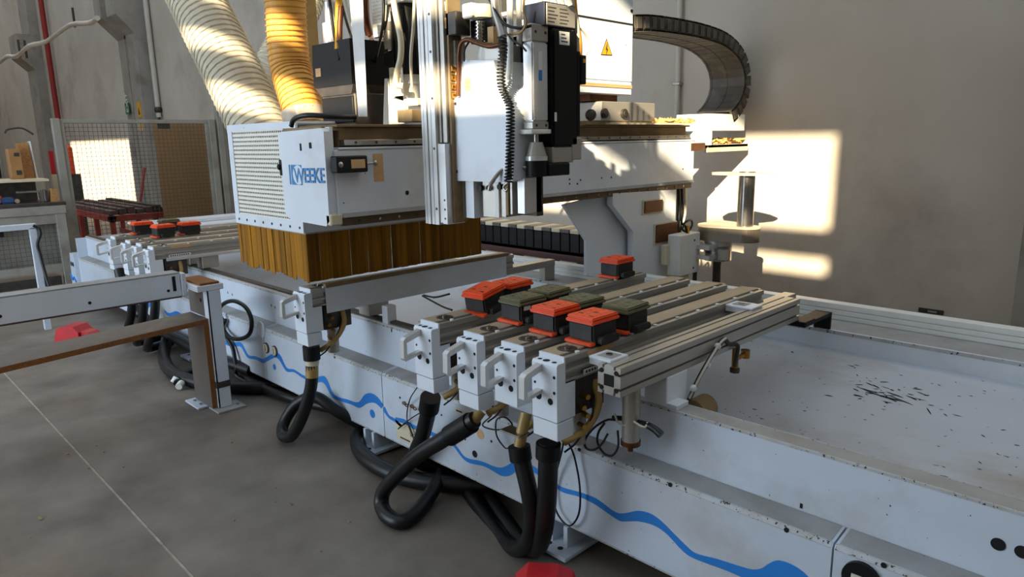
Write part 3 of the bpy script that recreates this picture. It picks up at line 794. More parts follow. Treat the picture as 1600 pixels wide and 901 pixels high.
B().box(-1.80, -1.695, 1.69, 1.75, 0.588, 0.593, 0.002).obj('collar_plate', 'steel', h)
hose('black hose hanging below the console head with the number strip', [(-1.578, 1.720, 0.601), (-1.582, 1.720, 0.477), (-1.599, 1.730, 0.341), (-1.648, 1.760, 0.191), (-1.730, 1.810, 0.079), (-1.863, 1.880, -0.001), (-2.025, 1.950, -0.009), (-2.197, 2.020, 0.002), (-2.360, 2.100, -0.014), (-2.534, 2.200, -0.047)], 0.036,
     cuff=((-1.578, 1.720, 0.596), (-1.581, 1.720, 0.541), 0.045))
hose('black hose dropping behind the leftmost of the four near console heads', [(-2.358, 1.800, 0.542), (-2.408, 1.820, 0.444), (-2.508, 1.860, 0.302), (-2.622, 1.900, 0.149), (-2.62, 1.98, 0.07), (-2.55, 2.15, 0.05)], 0.036,
     cuff=((-2.353, 1.800, 0.549), (-2.384, 1.810, 0.478), 0.046))
hose('thick black hose curving over the floor under the bed', [(-2.1, 2.35, 0.045), (-2.35, 2.02, 0.045), (-2.62, 1.86, 0.042), (-2.85, 1.83, 0.042), (-3.08, 1.87, 0.042), (-3.26, 1.98, 0.042), (-3.30, 2.13, 0.05), (-3.1, 2.3, 0.06)], 0.042)
hose('black hose lying on the floor under the left part of the bed', [(-3.4, 2.35, 0.05), (-3.65, 2.12, 0.05), (-4.1, 2.0, 0.045), (-4.6, 1.97, 0.05), (-5.2, 2.1, 0.05), (-5.6, 2.4, 0.05)], 0.034)
hose('black floor hose running beneath the wooden shelf', [(-4.28, 2.15, 0.05), (-4.45, 1.92, 0.045), (-4.75, 1.74, 0.045), (-5.15, 1.66, 0.045), (-5.55, 1.72, 0.06), (-5.9, 1.86, 0.10), (-6.3, 2.05, 0.12)], 0.045)
hose('second black floor hose behind the wooden shelf', [(-4.6, 1.98, 0.12), (-5.1, 1.90, 0.14), (-5.6, 1.88, 0.16), (-6.0, 1.84, 0.20), (-6.3, 1.76, 0.36), (-6.35, 1.72, 0.55), (-6.4, 1.72, 0.66)], 0.04)
for i, x in enumerate((-5.55, -5.80, -6.07)):
    hose(['black hose hanging from the taped far left console head', 'black hose hanging from the second far left console head', 'black hose hanging from the third far left console head'][i],
         [(x, 1.72, 0.665), (x - 0.01, 1.71, 0.50), (x - 0.10, 1.70, 0.30), (x - 0.28, 1.70, 0.12), (x - 0.45, 1.76, 0.05), (x - 0.5, 1.95, 0.05)], 0.033)
# thin cables
def cable(label, pts, r=0.006, m='rubber', closed=False, name='cable'):
    b = B().tube(pts, r, 8, 8, closed)
    o = b.obj(name, m)
    o['label'] = label
    o['category'] = 'cable'
    return o
cable('black cable coiled in a large ring on the bed front beside the post', [(-4.885, 1.930, 0.441), (-4.911, 1.920, 0.504), (-4.782, 1.910, 0.581), (-4.582, 1.900, 0.631), (-4.411, 1.900, 0.614), (-4.342, 1.900, 0.539), (-4.392, 1.900, 0.440), (-4.565, 1.910, 0.370), (-4.758, 1.920, 0.340), (-4.900, 1.930, 0.382), (-4.865, 1.940, 0.442), (-4.950, 1.940, 0.362), (-4.856, 1.940, 0.304), (-4.784, 1.940, 0.247), (-4.735, 1.930, 0.133), (-4.701, 1.930, 0.056), (-4.25, 2.0, 0.03), (-4.0, 2.12, 0.02)], 0.014)
cable('thin black wire looping in front of the bed near the last near console', [(-1.598, 1.780, 0.650), (-1.666, 1.900, 0.515), (-1.747, 1.945, 0.324), (-1.752, 1.945, 0.196), (-1.703, 1.940, 0.146), (-1.659, 1.940, 0.150), (-1.620, 1.940, 0.221), (-1.617, 1.940, 0.331), (-1.643, 1.940, 0.442), (-1.658, 1.920, 0.511)], 0.004)
cable('thin black wire curling between the middle console heads', [(-1.929, 1.780, 0.631), (-2.025, 1.860, 0.537), (-2.150, 1.920, 0.438), (-2.043, 1.900, 0.454), (-1.905, 1.860, 0.521), (-1.941, 1.860, 0.550), (-2.038, 1.900, 0.499), (-2.072, 1.930, 0.410), (-2.026, 1.930, 0.371), (-1.964, 1.900, 0.395)], 0.0035)
cable('thin black wire loop hanging below the leftmost near console head', [(-2.473, 1.830, 0.571), (-2.707, 1.940, 0.403), (-2.751, 1.950, 0.287), (-2.709, 1.950, 0.206), (-2.695, 1.950, 0.183), (-2.747, 1.950, 0.264), (-2.819, 1.940, 0.219), (-2.715, 1.940, 0.300), (-2.479, 1.860, 0.438)], 0.003)
cable('black wire hanging in the trough behind the single console', [(-3.437, 2.600, 0.714), (-3.189, 2.550, 0.696), (-3.034, 2.500, 0.706)], 0.006)
cable('black wire bowing across to a post behind the single console', [(-3.424, 2.600, 0.720), (-3.284, 2.580, 0.731), (-3.113, 2.550, 0.780)], 0.006)
# fittings chain on the base front
t = thing('chain_piece', 'short rusty chain hanging on the bed front below the leftmost near console', 'chain', (-2.723, 1.950, 0.373))
for k in range(6):
    q = Vector((-2.784, 1.955, 0.362)).lerp(Vector((-2.616, 1.955, 0.363)), k / 5)
    B().tube([q + Vector((0.012 * math.cos(a), 0.004 * (-1) ** k, 0.007 * math.sin(a))) for a in [2 * math.pi * j / 8 for j in range(8)]], 0.0028, 6, 2, True).obj('link', 'copper', t)

# ---------------------------------------------------------------- foot switches
def pedal(loc, rot, label):
    t = thing('foot_switch', label, 'foot switch', (0, 0, 0), 'red foot switches')
    B().prism([(-0.10, 0.0), (0.10, 0.0), (0.10, 0.03), (0.075, 0.115), (0.03, 0.135), (-0.06, 0.135), (-0.10, 0.09)], 'x', -0.075, 0.075).obj('hood', 'red', t)
    B().prism([(-0.20, 0.0), (-0.09, 0.0), (-0.09, 0.095), (-0.15, 0.085), (-0.20, 0.05)], 'x', -0.055, 0.055).obj('toe_guard', 'red', t)
    B().box(-0.08, 0.08, -0.21, 0.11, -0.0, 0.006).obj('sole', 'black', t)
    B().box(-0.045, 0.045, 0.095, 0.112, 0.02, 0.06, 0.004).obj('opening', 'black', t)
    t.location = loc
    t.scale = (1.15, 1.2, 1.1)
    t.rotation_euler = (0, 0, rot)
    return t
pedal((-6.93, 1.44, 0), 2.2, 'red foot switch on the floor behind the wooden shelf')
pedal((-1.50, 1.62, 0), -0.9, 'red foot switch on the floor at the lower edge of the picture')
t = thing('hose_coupling', 'black hose end with white couplings on the floor behind the wooden leg', 'coupling', (-4.9, 1.95, 0))
B().tube([(-5.132, 1.791, 0.050), (-5.109, 1.714, 0.050), (-5.060, 1.647, 0.045), (-4.971, 1.601, 0.040)], 0.022, 8, 6).obj('hose_end', 'rubber', t)
B().cyl((-5.019, 1.625, 0.060), (-5.015, 1.599, 0.030), 0.028, n=10).obj('coupling', 'white', t)
B().cyl((-4.944, 1.626, 0.040), (-4.908, 1.591, 0.030), 0.024, n=10).obj('coupling', 'white', t)

# ---------------------------------------------------------------- loading beam with post, on the left
t = thing('loading_beam', 'long light-grey loading beam sticking out from the bed at the left', 'beam', (-4.55, 0.6, 0.735))
B().box(-4.55, -4.50, -0.6, 1.545, 0.737, 0.882, 0.004).obj('web', 'paint_clean', t)
B().box(-4.62, -4.498, -0.6, 1.545, 0.882, 0.888, 0.002).obj('top_flange', 'dusty', t)
B().box(-4.60, -4.505, -0.6, 1.545, 0.728, 0.737, 0.002).obj('lower_flange', 'maroon', t)
for q in ((-4.500, 1.036, 0.783), (-4.500, 1.467, 0.783), (-4.500, 0.612, 0.784)):
    B().cyl((-4.501, q[1], q[2]), (-4.497, q[1], q[2]), 0.009, n=12).obj('bolt_hole', 'hole', t)
B().box(-4.501, -4.496, 1.495, 1.515, 0.775, 0.868, 0.002).obj('end_slot', 'hole', t)
B().box(-4.56, -4.49, 1.547, 1.575, 0.737, 0.88, 0.003).obj('end_bracket', 'paint_clean', t)
t = thing('corner_bracket', 'small wood-topped corner bracket where the loading beam meets the bed', 'bracket', (-4.6, 1.7, 0.82))
B().box(-4.66, -4.345, 1.60, 1.72, 0.812, 0.826, 0.002).obj('wood_top', 'edge', t)
B().box(-4.67, -4.335, 1.578, 1.74, 0.775, 0.812, 0.003).obj('steel_edge', 'paint_clean', t)
t = thing('support_post', 'white angle-steel post holding the loading beam, bolted to the floor', 'post', (-4.36, 1.66, 0))
B().box(-4.405, -4.335, 1.635, 1.642, 0.015, 0.775).box(-4.342, -4.335, 1.635, 1.715, 0.015, 0.775).obj('angle', 'paint_clean', t)
B().box(-4.50, -4.405, 1.642, 1.70, 0.52, 0.775, 0.003).obj('gusset', 'paint_clean', t)
B().cyl((-4.465, 1.638, 0.70), (-4.465, 1.643, 0.70), 0.014, n=10).obj('gusset_hole', 'hole', t)
B().box(-4.408, -4.332, 1.632, 1.718, 0.145, 0.185).obj('dark_band', 'dark_steel', t)
B().box(-4.66, -4.44, 1.54, 1.64, 0, 0.012, 0.002).obj('floor_plate', 'paint', t)
B().box(-4.42, -4.27, 1.60, 1.78, 0, 0.012, 0.002).obj('floor_plate', 'dusty', t)
for x, y in ((-4.60, 1.58), (-4.50, 1.58), (-4.33, 1.75)):
    B().cyl((x, y, 0.012), (x, y, 0.02), 0.010, n=8).obj('bolt', 'steel', t)
t = thing('plank_shelf', 'worn grey laminate shelf with a raw orange chipboard edge below the loading beam', 'shelf', (-4.5, 0.6, 0.54))
pl = [(-0.6, 0.453), (1.632, 0.568), (1.632, 0.598), (-0.6, 0.486)]
B().prism(pl, 'x', -4.64, -4.364).obj('board', 'laminate', t)
B().prism(pl, 'x', -4.364, -4.360).obj('raw_edge', 'edge', t)
t = thing('upright_board', 'upright grey laminate board with a raw edge carrying the wooden shelf', 'board', (-4.5, 1.61, 0))
B().box(-4.64, -4.364, 1.602, 1.632, 0.014, 0.567).obj('board', 'laminate', t)
B().box(-4.364, -4.360, 1.602, 1.632, 0.014, 0.567).obj('raw_edge', 'edge', t)
B().box(-4.66, -4.42, 1.640, 1.655, 0.60, 0.775).obj('upper_board', 'laminate', t)

# ---------------------------------------------------------------- safety fence
def fence(label, x, y0, y1, z1, z0=0.0, pitch=0.05):
    t = thing('safety_fence', label, 'fence', (x, (y0 + y1) / 2, 0), 'wire mesh safety fence')
    for y in (y0, y1):
        B().box(x - 0.04, x + 0.04, y - 0.04, y + 0.04, z0, z1, 0.004).obj('post', 'fence', t)
    B().box(x - 0.02, x + 0.02, y0 + 0.04, y1 - 0.04, z1 - 0.055, z1 - 0.01, 0.003).obj('top_rail', 'fence', t)
    B().box(x - 0.02, x + 0.02, y0 + 0.04, y1 - 0.04, z0 + 0.1, z0 + 0.145, 0.003).obj('bottom_rail', 'fence', t)
    B().box(x - 0.02, x + 0.02, y0 + 0.04, y0 + 0.085, z0 + 0.145, z1 - 0.055, 0.003).obj('stile', 'fence', t)
    B().box(x - 0.02, x + 0.02, y1 - 0.085, y1 - 0.04, z0 + 0.145, z1 - 0.055, 0.003).obj('stile', 'fence', t)
    w = B()
    ny = int((y1 - y0 - 0.17) / pitch)
    for k in range(ny + 1):
        y = y0 + 0.085 + k * (y1 - y0 - 0.17) / ny
        w.box(x - 0.003, x + 0.0, y - 0.0022, y + 0.0022, z0 + 0.14, z1 - 0.05)
    nz = int((z1 - z0 - 0.2) / pitch)
    for k in range(nz + 1):
        z = z0 + 0.145 + k * (z1 - z0 - 0.2) / nz
        w.box(x, x + 0.003, y0 + 0.08, y1 - 0.08, z - 0.0022, z + 0.0022)
    w.obj('wire_mesh', 'wire', t, kind='stuff')
    return t
fence('grey wire mesh fence panel at the left end of the machine', -9.9, 2.193, 4.03, 2.0)
fence('taller wire mesh fence panel just left of the perforated guard', -9.9, 4.144, 5.40, 2.18)
t = thing('chipboard_sheet', 'tan chipboard sheet standing behind the fence mesh', 'board', (-10.4, 3.9, 0))
B().box(-10.44, -10.4, 3.46, 4.32, 0.0, 2.01).obj('sheet', 'board', t)
B().box(-10.401, -10.396, 3.51, 3.67, 1.89, 1.98).obj('label_patch', 'print', t)
t = thing('brown_panel', 'reddish brown panel behind the taller fence mesh', 'board', (-10.58, 4.9, 0))
B().box(-10.6, -10.56, 4.45, 5.45, 0.0, 2.05).obj('sheet', 'maroon', t)
t = thing('red_trolley', 'low red steel trolley loaded with dark slats behind the fence', 'trolley', (-11, 3.3, 0))
B().box(-12.4, -9.9, 2.62, 2.70, 0.66, 0.74).box(-12.4, -9.9, 3.42, 3.50, 0.66, 0.74).box(-12.4, -12.32, 2.62, 3.5, 0.66, 0.74).box(-9.98, -9.9, 2.62, 3.5, 0.66, 0.74).obj('frame', 'red_paint', t)
B().box(-12.4, -9.9, 2.62, 2.70, 0.24, 0.32).box(-12.4, -9.9, 3.42, 3.50, 0.24, 0.32).obj('lower_frame', 'red_paint', t)
for x in (-12.36, -11.5, -10.7, -9.94):
    for y in (2.66, 3.46):
        B().box(x - 0.03, x + 0.03, y - 0.03, y + 0.03, 0.08, 0.70).obj('leg', 'red_paint', t)
        B().cyl((x, y - 0.03, 0.06), (x, y + 0.03, 0.06), 0.06, n=12).obj('wheel', 'black', t)
for k in range(7):
    B().box(-12.3, -10.0, 2.66 + k * 0.115, 2.75 + k * 0.115, 0.742, 0.80 + 0.02 * (k % 3)).obj('slat', 'dark_steel' if k % 2 else 'maroon', t)
troll = t
troll.location = (-11.7, 3.5, 0)
t = thing('stick', 'thin dark stick leaning behind the fence mesh', 'stick', (-11, 3.9, 0.8))
q = (-13.400, 3.980, 0.384)
B().cyl((-13.4, q[1] - 0.06, 0.0), (-13.400, 4.223, 1.293), 0.022, n=8).obj('shaft', 'red_paint', t)
t = thing('red_cylinder', 'bright red upright cylinder by the fence post', 'extinguisher', (-15, 3.4, 0))
a, b_ = (-15.000, 3.499, 1.690), (-15.000, 3.506, 1.182)
B().cyl((-15, b_[1] - 0.06, b_[2]), (-15, b_[1] - 0.06, a[2] - 0.06), 0.085, n=12).ball((-15, b_[1] - 0.06, a[2] - 0.06), 0.085, 12).obj('bottle', 'orange', t)
B().box(-15.03, -14.97, b_[1] - 0.2, b_[1] + 0.1, 0, b_[2]).obj('stand', 'dark_steel', t)

# ---------------------------------------------------------------- second machine in the left background
bm_x = -9.3
t = thing('guarded_workbench', 'grey steel workbench with wire mesh panels at the far left', 'workbench', (-9.6, 1.2, 0))
B().box(-10.4, bm_x, 0.2, 2.05, 1.02, 1.06, 0.003).obj('table_top', 'dark_steel', t)
B().box(-10.36, bm_x + 0.01, 0.2, 2.04, 0.93, 1.02, 0.003).obj('front_rail', 'fence', t)
for y in (0.3, 1.08, 1.98):
    B().box(bm_x - 0.08, bm_x, y - 0.05, y + 0.05, 0.0, 0.93, 0.003).obj('leg', 'fence', t)
B().box(bm_x - 0.06, bm_x - 0.01, 0.3, 1.98, 0.28, 0.36).obj('lower_rail', 'fence', t)
B().box(bm_x - 0.06, bm_x - 0.01, 0.3, 1.98, 0.82, 0.92).obj('upper_rail', 'fence', t)
w = B()
for k in range(33):
    w.box(bm_x - 0.034, bm_x - 0.03, 0.35 + k * 0.05, 0.353 + k * 0.05, 0.36, 0.82)
for k in range(10):
    w.box(bm_x - 0.03, bm_x - 0.026, 0.35, 1.95, 0.38 + k * 0.048, 0.383 + k * 0.048)
w.obj('wire_mesh', 'wire', t, kind='stuff')
B().box(bm_x - 0.2, bm_x - 0.15, 0.3, 1.98, 0.3, 0.9).obj('back_panel', 'fence', t)
B().box(bm_x, bm_x + 0.015, 1.14, 1.42, 0.72, 0.80, 0.003).obj('switch_plate', 'black', t)
B().box(bm_x - 0.3, bm_x - 0.02, 0.5, 1.9, 0.12, 0.22).obj('kick_plate', 'dark_steel', t)
def simple(name, b, m, label, cat):
    o = b.obj(name, m)
    o['label'] = label
    o['category'] = cat
    return o
t = thing('plank_stack', 'pale plywood sheet on dark packing on top of the far workbench', 'plywood', (-9.7, 1.4, 1.06))
B().box(-10.3, -9.6, 0.6, 1.98, 1.285, 1.31).obj('sheet', 'cream', t)
B().box(-10.2, -9.9, 0.6, 1.9, 1.06, 1.285).obj('packing', 'dark_steel', t)
B().box(-9.5, -9.46, 1.62, 1.86, 1.17, 1.19).box(-9.5, -9.46, 1.84, 1.86, 1.06, 1.17).obj('metal_frame', 'steel', t)
t = thing('cardboard_tube', 'brown cardboard box standing on the plywood sheet', 'box', (-9.7, 1.75, 1.31))
B().box(-10.05, -9.88, 1.68, 1.80, 1.31, 1.655, 0.004).obj('carton', 'card', t)
B().box(-9.88, -9.875, 1.73, 1.78, 1.36, 1.41).box(-9.88, -9.875, 1.73, 1.78, 1.57, 1.61).obj('print_mark', 'print', t)
simple('leaning_plank', B().prism([(1.80, 1.31), (1.94, 1.31), (1.92, 1.72), (1.80, 1.72)], 'x', -10.12, -10.07), 'wood', 'brown plank leaning behind the cardboard box on the far workbench', 'plank')
simple('leaning_sheet', B().prism([(1.95, 1.31), (1.965, 1.31), (1.945, 1.74), (1.93, 1.74)], 'x', -10.15, -10.05), 'white', 'thin white sheet leaning beside the brown plank on the far workbench', 'sheet')
t = thing('router_tool', 'small orange and blue hand tool lying on the far workbench', 'hand tool', (-9.5, 1.25, 1.06))
B().box(-9.58, -9.42, 1.46, 1.60, 1.06, 1.13, 0.02, 2).obj('motor', 'blue_thing', t)
B().box(-9.56, -9.44, 1.36, 1.48, 1.06, 1.17, 0.02, 2).obj('grip', 'orange', t)
B().cyl((-9.5, 1.59, 1.09), (-9.4, 1.61, 1.09), 0.025, n=12).obj('nozzle', 'steel', t)
t = thing('wood_offcut', 'short wooden offcut standing at the end of the far workbench', 'offcut', (-9.4, 1.78, 1.06))
B().prism([(1.92, 1.06), (2.0, 1.06), (1.99, 1.19), (1.94, 1.21)], 'x', -9.48, -9.36).obj('block', 'wood', t)
B().box(-9.46, -9.38, 1.865, 1.905, 1.06, 1.2, 0.01).obj('clamp', 'dark_steel', t)
t = thing('marking_staff', 'thin red and white staff standing behind the fence post', 'staff', (-10.2, 2.16, 0.9))
B().box(-10.22, -10.18, 2.14, 2.19, 0.0, 1.34).obj('white_end', 'cream', t)
B().box(-10.22, -10.18, 2.14, 2.19, 1.34, 1.62).obj('red_end', 'red', t)
t = thing('black_tools', 'dark clamp hanging on the wall side at the far left edge', 'clamp', (-10.3, 1.2, 1.4))
B().box(-10.3, -10.2, 1.48, 1.60, 1.31, 1.75, 0.02).cyl((-10.24, 1.62, 1.32), (-10.24, 1.62, 1.5), 0.02, n=8).obj('frame', 'black', t)
B().tube([(-10.200, 1.729, 1.837), (-10.200, 1.772, 1.881), (-10.200, 1.901, 1.895), (-10.200, 1.979, 1.850), (-10.200, 2.014, 1.820)], 0.012, 6, 5).obj('bent_wire', 'dark_steel', t)
t = thing('hand_rail', 'pale blue bent tube rail with a black cable standing behind the loading beam', 'rail', (-7.6, 1.1, 0))
q0, q1 = (-7.600, 1.349, 0.425), (-7.600, 1.379, 0.949)
B().box(-7.63, -7.57, q1[1] - 0.025, q1[1] + 0.025, 0.0, q1[2]).obj('post', 'paint', t)
B().box(-7.63, -7.57, -0.4, q1[1] + 0.03, q1[2] - 0.01, q1[2] + 0.04, 0.004).obj('rail_bar', 'paint', t)
B().tube([(-7.570, 1.386, 0.973), (-7.560, 1.421, 0.947), (-7.550, 1.426, 0.889), (-7.550, 1.395, 0.811), (-7.550, 1.398, 0.722), (-7.500, 1.405, 0.549), (-7.450, 1.413, 0.423)], 0.014, 8, 6).obj('black_cable', 'rubber', t)
t = thing('white_tube', 'slim white tube with a black band leaning on the fence post', 'tube', (-9.7, 2.0, 0))
B().cyl((-9.820, 2.111, 0.912), (-9.750, 2.107, -0.016), 0.024, n=10).obj('tube', 'conduit', t)
B().cyl((-9.780, 2.104, 0.490), (-9.780, 2.105, 0.443), 0.030, n=10).obj('band', 'black', t)

# ---------------------------------------------------------------- gantry
G = thing('gantry', 'white machine gantry beam crossing the bed with its rear leg and front nameplate', 'machine gantry', (-2.95, 3.0, 1.3))
XB = -2.75
B().box(-3.14, XB, 1.64, 4.575, 1.325, 1.622, 0.004).obj('beam', 'paint_clean', G)
B().box(-3.10, XB - 0.004, 1.66, 4.56, 1.288, 1.325, 0.002).obj('lower_rail', 'rail_brown', G)
for k in range(26):
    y = 1.75 + k * 0.108
    B().cyl((XB - 0.006, y, 1.306), (XB - 0.001, y, 1.306), 0.007, n=8).obj('rail_bolt', 'steel' if k % 3 else 'dark_steel', G)
B().prism([(XB, 1.325), (XB + 0.012, 1.327), (XB, 1.345)], 'y', 1.66, 4.575).obj('lower_lip', 'dusty', G)
B().box(-3.12, XB + 0.004, 1.66, 4.57, 1.622, 1.632, 0.002).obj('beam_cap', 'paint_clean', G)
B().box(XB - 0.055, XB - 0.012, 1.70, 4.54, 1.640, 1.664, 0.002).obj('upper_rail', 'steel', G)
for k in range(26):
    y = 1.76 + k * 0.108
    B().cyl((XB - 0.0125, y, 1.652), (XB - 0.010, y, 1.652), 0.006, n=8).obj('rail_bolt', 'dark_steel', G)
B().box(-3.10, XB - 0.055, 1.70, 4.55, 1.632, 1.72, 0.004).obj('dusty_carrier', 'brown_dust', G)
B().box(-3.12, XB - 0.03, 1.68, 4.56, 1.72, 1.732, 0.002).obj('top_sheet', 'brown_dust', G)
# tape and holes on the beam face
a, b_ = (-2.750, 1.836, 1.601), (-2.750, 1.890, 1.475)
B().box(XB - 0.001, XB + 0.0012, a[1], b_[1], b_[2], a[2]).obj('tape', 'tape', G)
for q, r in (((-2.750, 2.017, 1.414), 0.011), ((-2.750, 1.670, 1.391), 0.003), ((-2.750, 3.200, 1.417), 0.006), ((-2.750, 3.300, 1.408), 0.006), ((-2.750, 3.271, 1.387), 0.006), ((-2.750, 3.504, 1.410), 0.006), ((-2.750, 3.602, 1.409), 0.006), ((-2.750, 4.433, 1.427), 0.006), ((-2.750, 3.200, 1.391), 0.006)):
    B().cyl((XB - 0.002, q[1], q[2]), (XB + 0.0012, q[1], q[2]), r, n=12).obj('hole', 'hole', G)
# limit switch with plunger on the beam face
a, b_ = (-2.720, 1.617, 1.596), (-2.720, 1.773, 1.524)
sw = B().box(XB, XB + 0.055, a[1], b_[1], b_[2], a[2], 0.005).obj('limit_switch', 'black', G)
c0 = (XB + 0.03, b_[1], (a[2] + b_[2]) / 2)
B().cyl(c0, (c0[0], c0[1] + 0.05, c0[2]), 0.006, n=8).ball((c0[0], c0[1] + 0.055, c0[2]), 0.014, 10).obj('plunger', 'steel', sw)
B().box(XB + 0.0545, XB + 0.056, a[1] + 0.07, a[1] + 0.14, c0[2] - 0.018, c0[2] + 0.02).obj('worn_label', 'tape', sw)
B().ball((XB + 0.045, a[1] + 0.02, c0[2]), 0.017, 10).obj('lens_button', 'steel', sw)
# front nameplate
poly = [(-3.170, 1.620, 1.690), (-3.141, 1.620, 1.707), (-2.782, 1.620, 1.715), (-2.758, 1.620, 1.701), (-2.762, 1.620, 1.315), (-2.792, 1.620, 1.291), (-3.105, 1.620, 1.298), (-3.164, 1.620, 1.322)]
fp = B().prism([(q[0], q[2]) for q in poly], 'y', 1.60, 1.63).obj('front_plate', 'paint_clean', G)
B().box(-3.12, -2.76, 1.63, 1.645, 1.33, 1.72).obj('plate_back', 'paint_clean', G)
B().box(-3.15, -2.80, 1.615, 1.72, 1.705, 1.722).obj('plate_top', 'brown_dust', G)
# logo: two bars, square with ring, lettering
q = (-3.091, 1.600, 1.557)
lx, lz = q[0], (-3.082, 1.600, 1.466)[2]
lh = q[2] - lz
B().box(lx, lx + 0.012, 1.5985, 1.6003, lz, lz + lh).obj('logo_bar', 'logo_blue', fp)
B().box(lx + 0.020, lx + 0.118, 1.5988, 1.6003, lz, lz + lh).obj('logo_square', 'logo_blue', fp)
ring = B()
n = 36
cx, cz = lx + 0.092, lz + lh / 2
ring.prism([(cx - 0.008 + 0.048 * math.cos(2 * math.pi * k / n), cz + 0.044 * math.sin(2 * math.pi * k / n)) for k in range(n)], 'y', 1.5982, 1.5990)
ring.obj('logo_disc', 'paint_clean', fp)
text_mesh('WEEKE', 'logo_lettering', 'logo_blue', fp, (cx - 0.042, 1.5975, cz - 0.034), (1, 0, 0.02), (0, 0, 1), 0.092, bold=0.0012, sx=0.92)
for q, w_, h_ in (((-2.965, 1.600, 1.636), 0.008, 0.016), ((-2.878, 1.600, 1.643), 0.011, 0.013)):
    B().box(q[0] - w_, q[0] + w_, 1.5985, 1.6005, q[2] - h_, q[2] + h_, 0.001).obj('peep_hole', 'hole', fp)
q = (-2.729, 1.620, 1.326)
B().box(-2.79, -2.748, 1.60, 1.66, 1.295, 1.345, 0.006).obj('corner_chip', 'cream', fp)
# perforated guard with solid frame
gd = B()
x0, x1, z0, z1, yg = -4.01, -3.225, 1.213, 1.76, 1.72
gd.box(x0, x1, yg, yg + 0.012, z1 - 0.035, z1).box(x0, x1, yg, yg + 0.012, z0, z0 + 0.055).box(x0, x0 + 0.055, yg, yg + 0.012, z0 + 0.055, z1 - 0.035).box(x1 - 0.03, x1, yg, yg + 0.012, z0 + 0.055, z1 - 0.035)
gd.box(x0, x1, yg + 0.012, 2.75, z1 - 0.012, z1).box(x0, x0 + 0.012, yg + 0.012, 2.75, z0, z1 - 0.012).box(x1 - 0.012, x1, yg + 0.012, 2.75, z0, z0 + 0.06)
guard = gd.obj('guard_frame', 'paint_clean', G)
pf = B()
px0, px1, pz0, pz1 = x0 + 0.055, x1 - 0.03, z0 + 0.055, z1 - 0.035
nx, nz = 34, 20
for k in range(nx + 1):
    u = px0 + (px1 - px0) * k / nx
    pf.box(u - 0.0042, u + 0.0042, yg + 0.004, yg + 0.007, pz0, pz1)
for k in range(nz + 1):
    v = pz0 + (pz1 - pz0) * k / nz
    pf.box(px0, px1, yg + 0.0035, yg + 0.0075, v - 0.0065, v + 0.0065)
pf.obj('perforated_sheet', 'perf', guard, kind='stuff')
B().box(x0 + 0.02, x1 - 0.02, yg + 0.06, yg + 0.07, z0 + 0.02, z1 - 0.02).obj('inner_shade', 'dark_steel', guard)  # dark sheet put in to make the guard interior look shaded through the holes
for k in range(8):
    u = x0 + 0.05 + k * 0.1
    B().cyl((u, yg - 0.003, z0 + 0.025), (u, yg, z0 + 0.025), 0.007, n=8).obj('rivet', 'dark_steel', guard)
B().box(-3.185, -3.158, 1.598, 1.64, 1.505, 1.58, 0.003).ball((-3.178, 1.60, 1.545), 0.016, 8).obj('guard_hinge', 'black', guard)
# rear leg
poly = [(-2.750, 3.623, 1.307), (-2.750, 4.357, 1.287), (-2.750, 4.364, 0.549), (-2.750, 3.864, 0.609), (-2.750, 3.852, 1.038), (-2.750, 3.625, 1.234)]
leg = B().prism([(q[1], q[2]) for q in poly], 'x', -2.80, XB - 0.002).obj('rear_leg', 'paint_clean', G)
poly = [(-2.830, 3.234, 1.260), (-2.830, 3.847, 1.315), (-2.830, 4.036, 1.089), (-2.830, 4.051, 0.658), (-2.830, 3.456, 0.792), (-2.830, 3.455, 1.016)]
B().prism([(q[1], q[2]) for q in poly], 'x', -2.85, -2.83).obj('leg_web', 'paint_clean', G)
B().box(-3.06, -2.76, 3.87, 4.34, 0.0, 0.66).box(-3.06, -2.86, 3.95, 4.30, 0.66, 1.30).obj('leg_foot', 'paint_clean', G)
for qa, qb in (((-2.750, 3.962, 1.238), (-2.750, 4.171, 1.153)), ((-2.750, 4.105, 1.066), (-2.750, 4.368, 0.934))):
    p = B().box(XB - 0.002, XB + 0.004, qa[1] - 0.02, qb[1], qb[2] - 0.012, qa[2]).obj('plate_border', 'cream', leg)
    B().box(XB + 0.004, XB + 0.012, qa[1], qb[1], qb[2], qa[2] - 0.008).obj('rusty_plate', 'copper', leg)

# ---------------------------------------------------------------- bristle curtain below the guard
t = thing('bristle_curtain', 'amber bristle strip curtain hanging below the gantry guard', 'curtain', (-3.6, 2.0, 0.96))
B().box(-4.005, -3.232, 1.733, 1.745, 1.205, 1.235).box(-3.244, -3.232, 1.745, 2.93, 1.205, 1.235).obj('holder', 'alu', t)
k = 0
x = -4.03
while x < -3.245:
    w_ = random.uniform(0.022, 0.042)
    x2 = min(x + w_, -3.240)
    zb = 0.965 + random.uniform(-0.012, 0.012) + (random.random() < 0.12) * 0.02
    yo = random.uniform(-0.003, 0.003)
    B().box(x + 0.0005, x2, 1.738 + yo, 1.742 + yo, zb, 1.225).obj('strip', 'bristle', t)
    x = x2
y = 1.735
while y < 2.92:
    w_ = random.uniform(0.022, 0.045)
    y2 = min(y + w_, 2.92)
    zb = 0.958 + random.uniform(-0.002, 0.002)
    xo = random.uniform(-0.003, 0.003)
    B().box(-3.240 + xo, -3.236 + xo, y + 0.0005, y2, zb, 1.292).obj('strip', 'bristle', t)
    y = y2

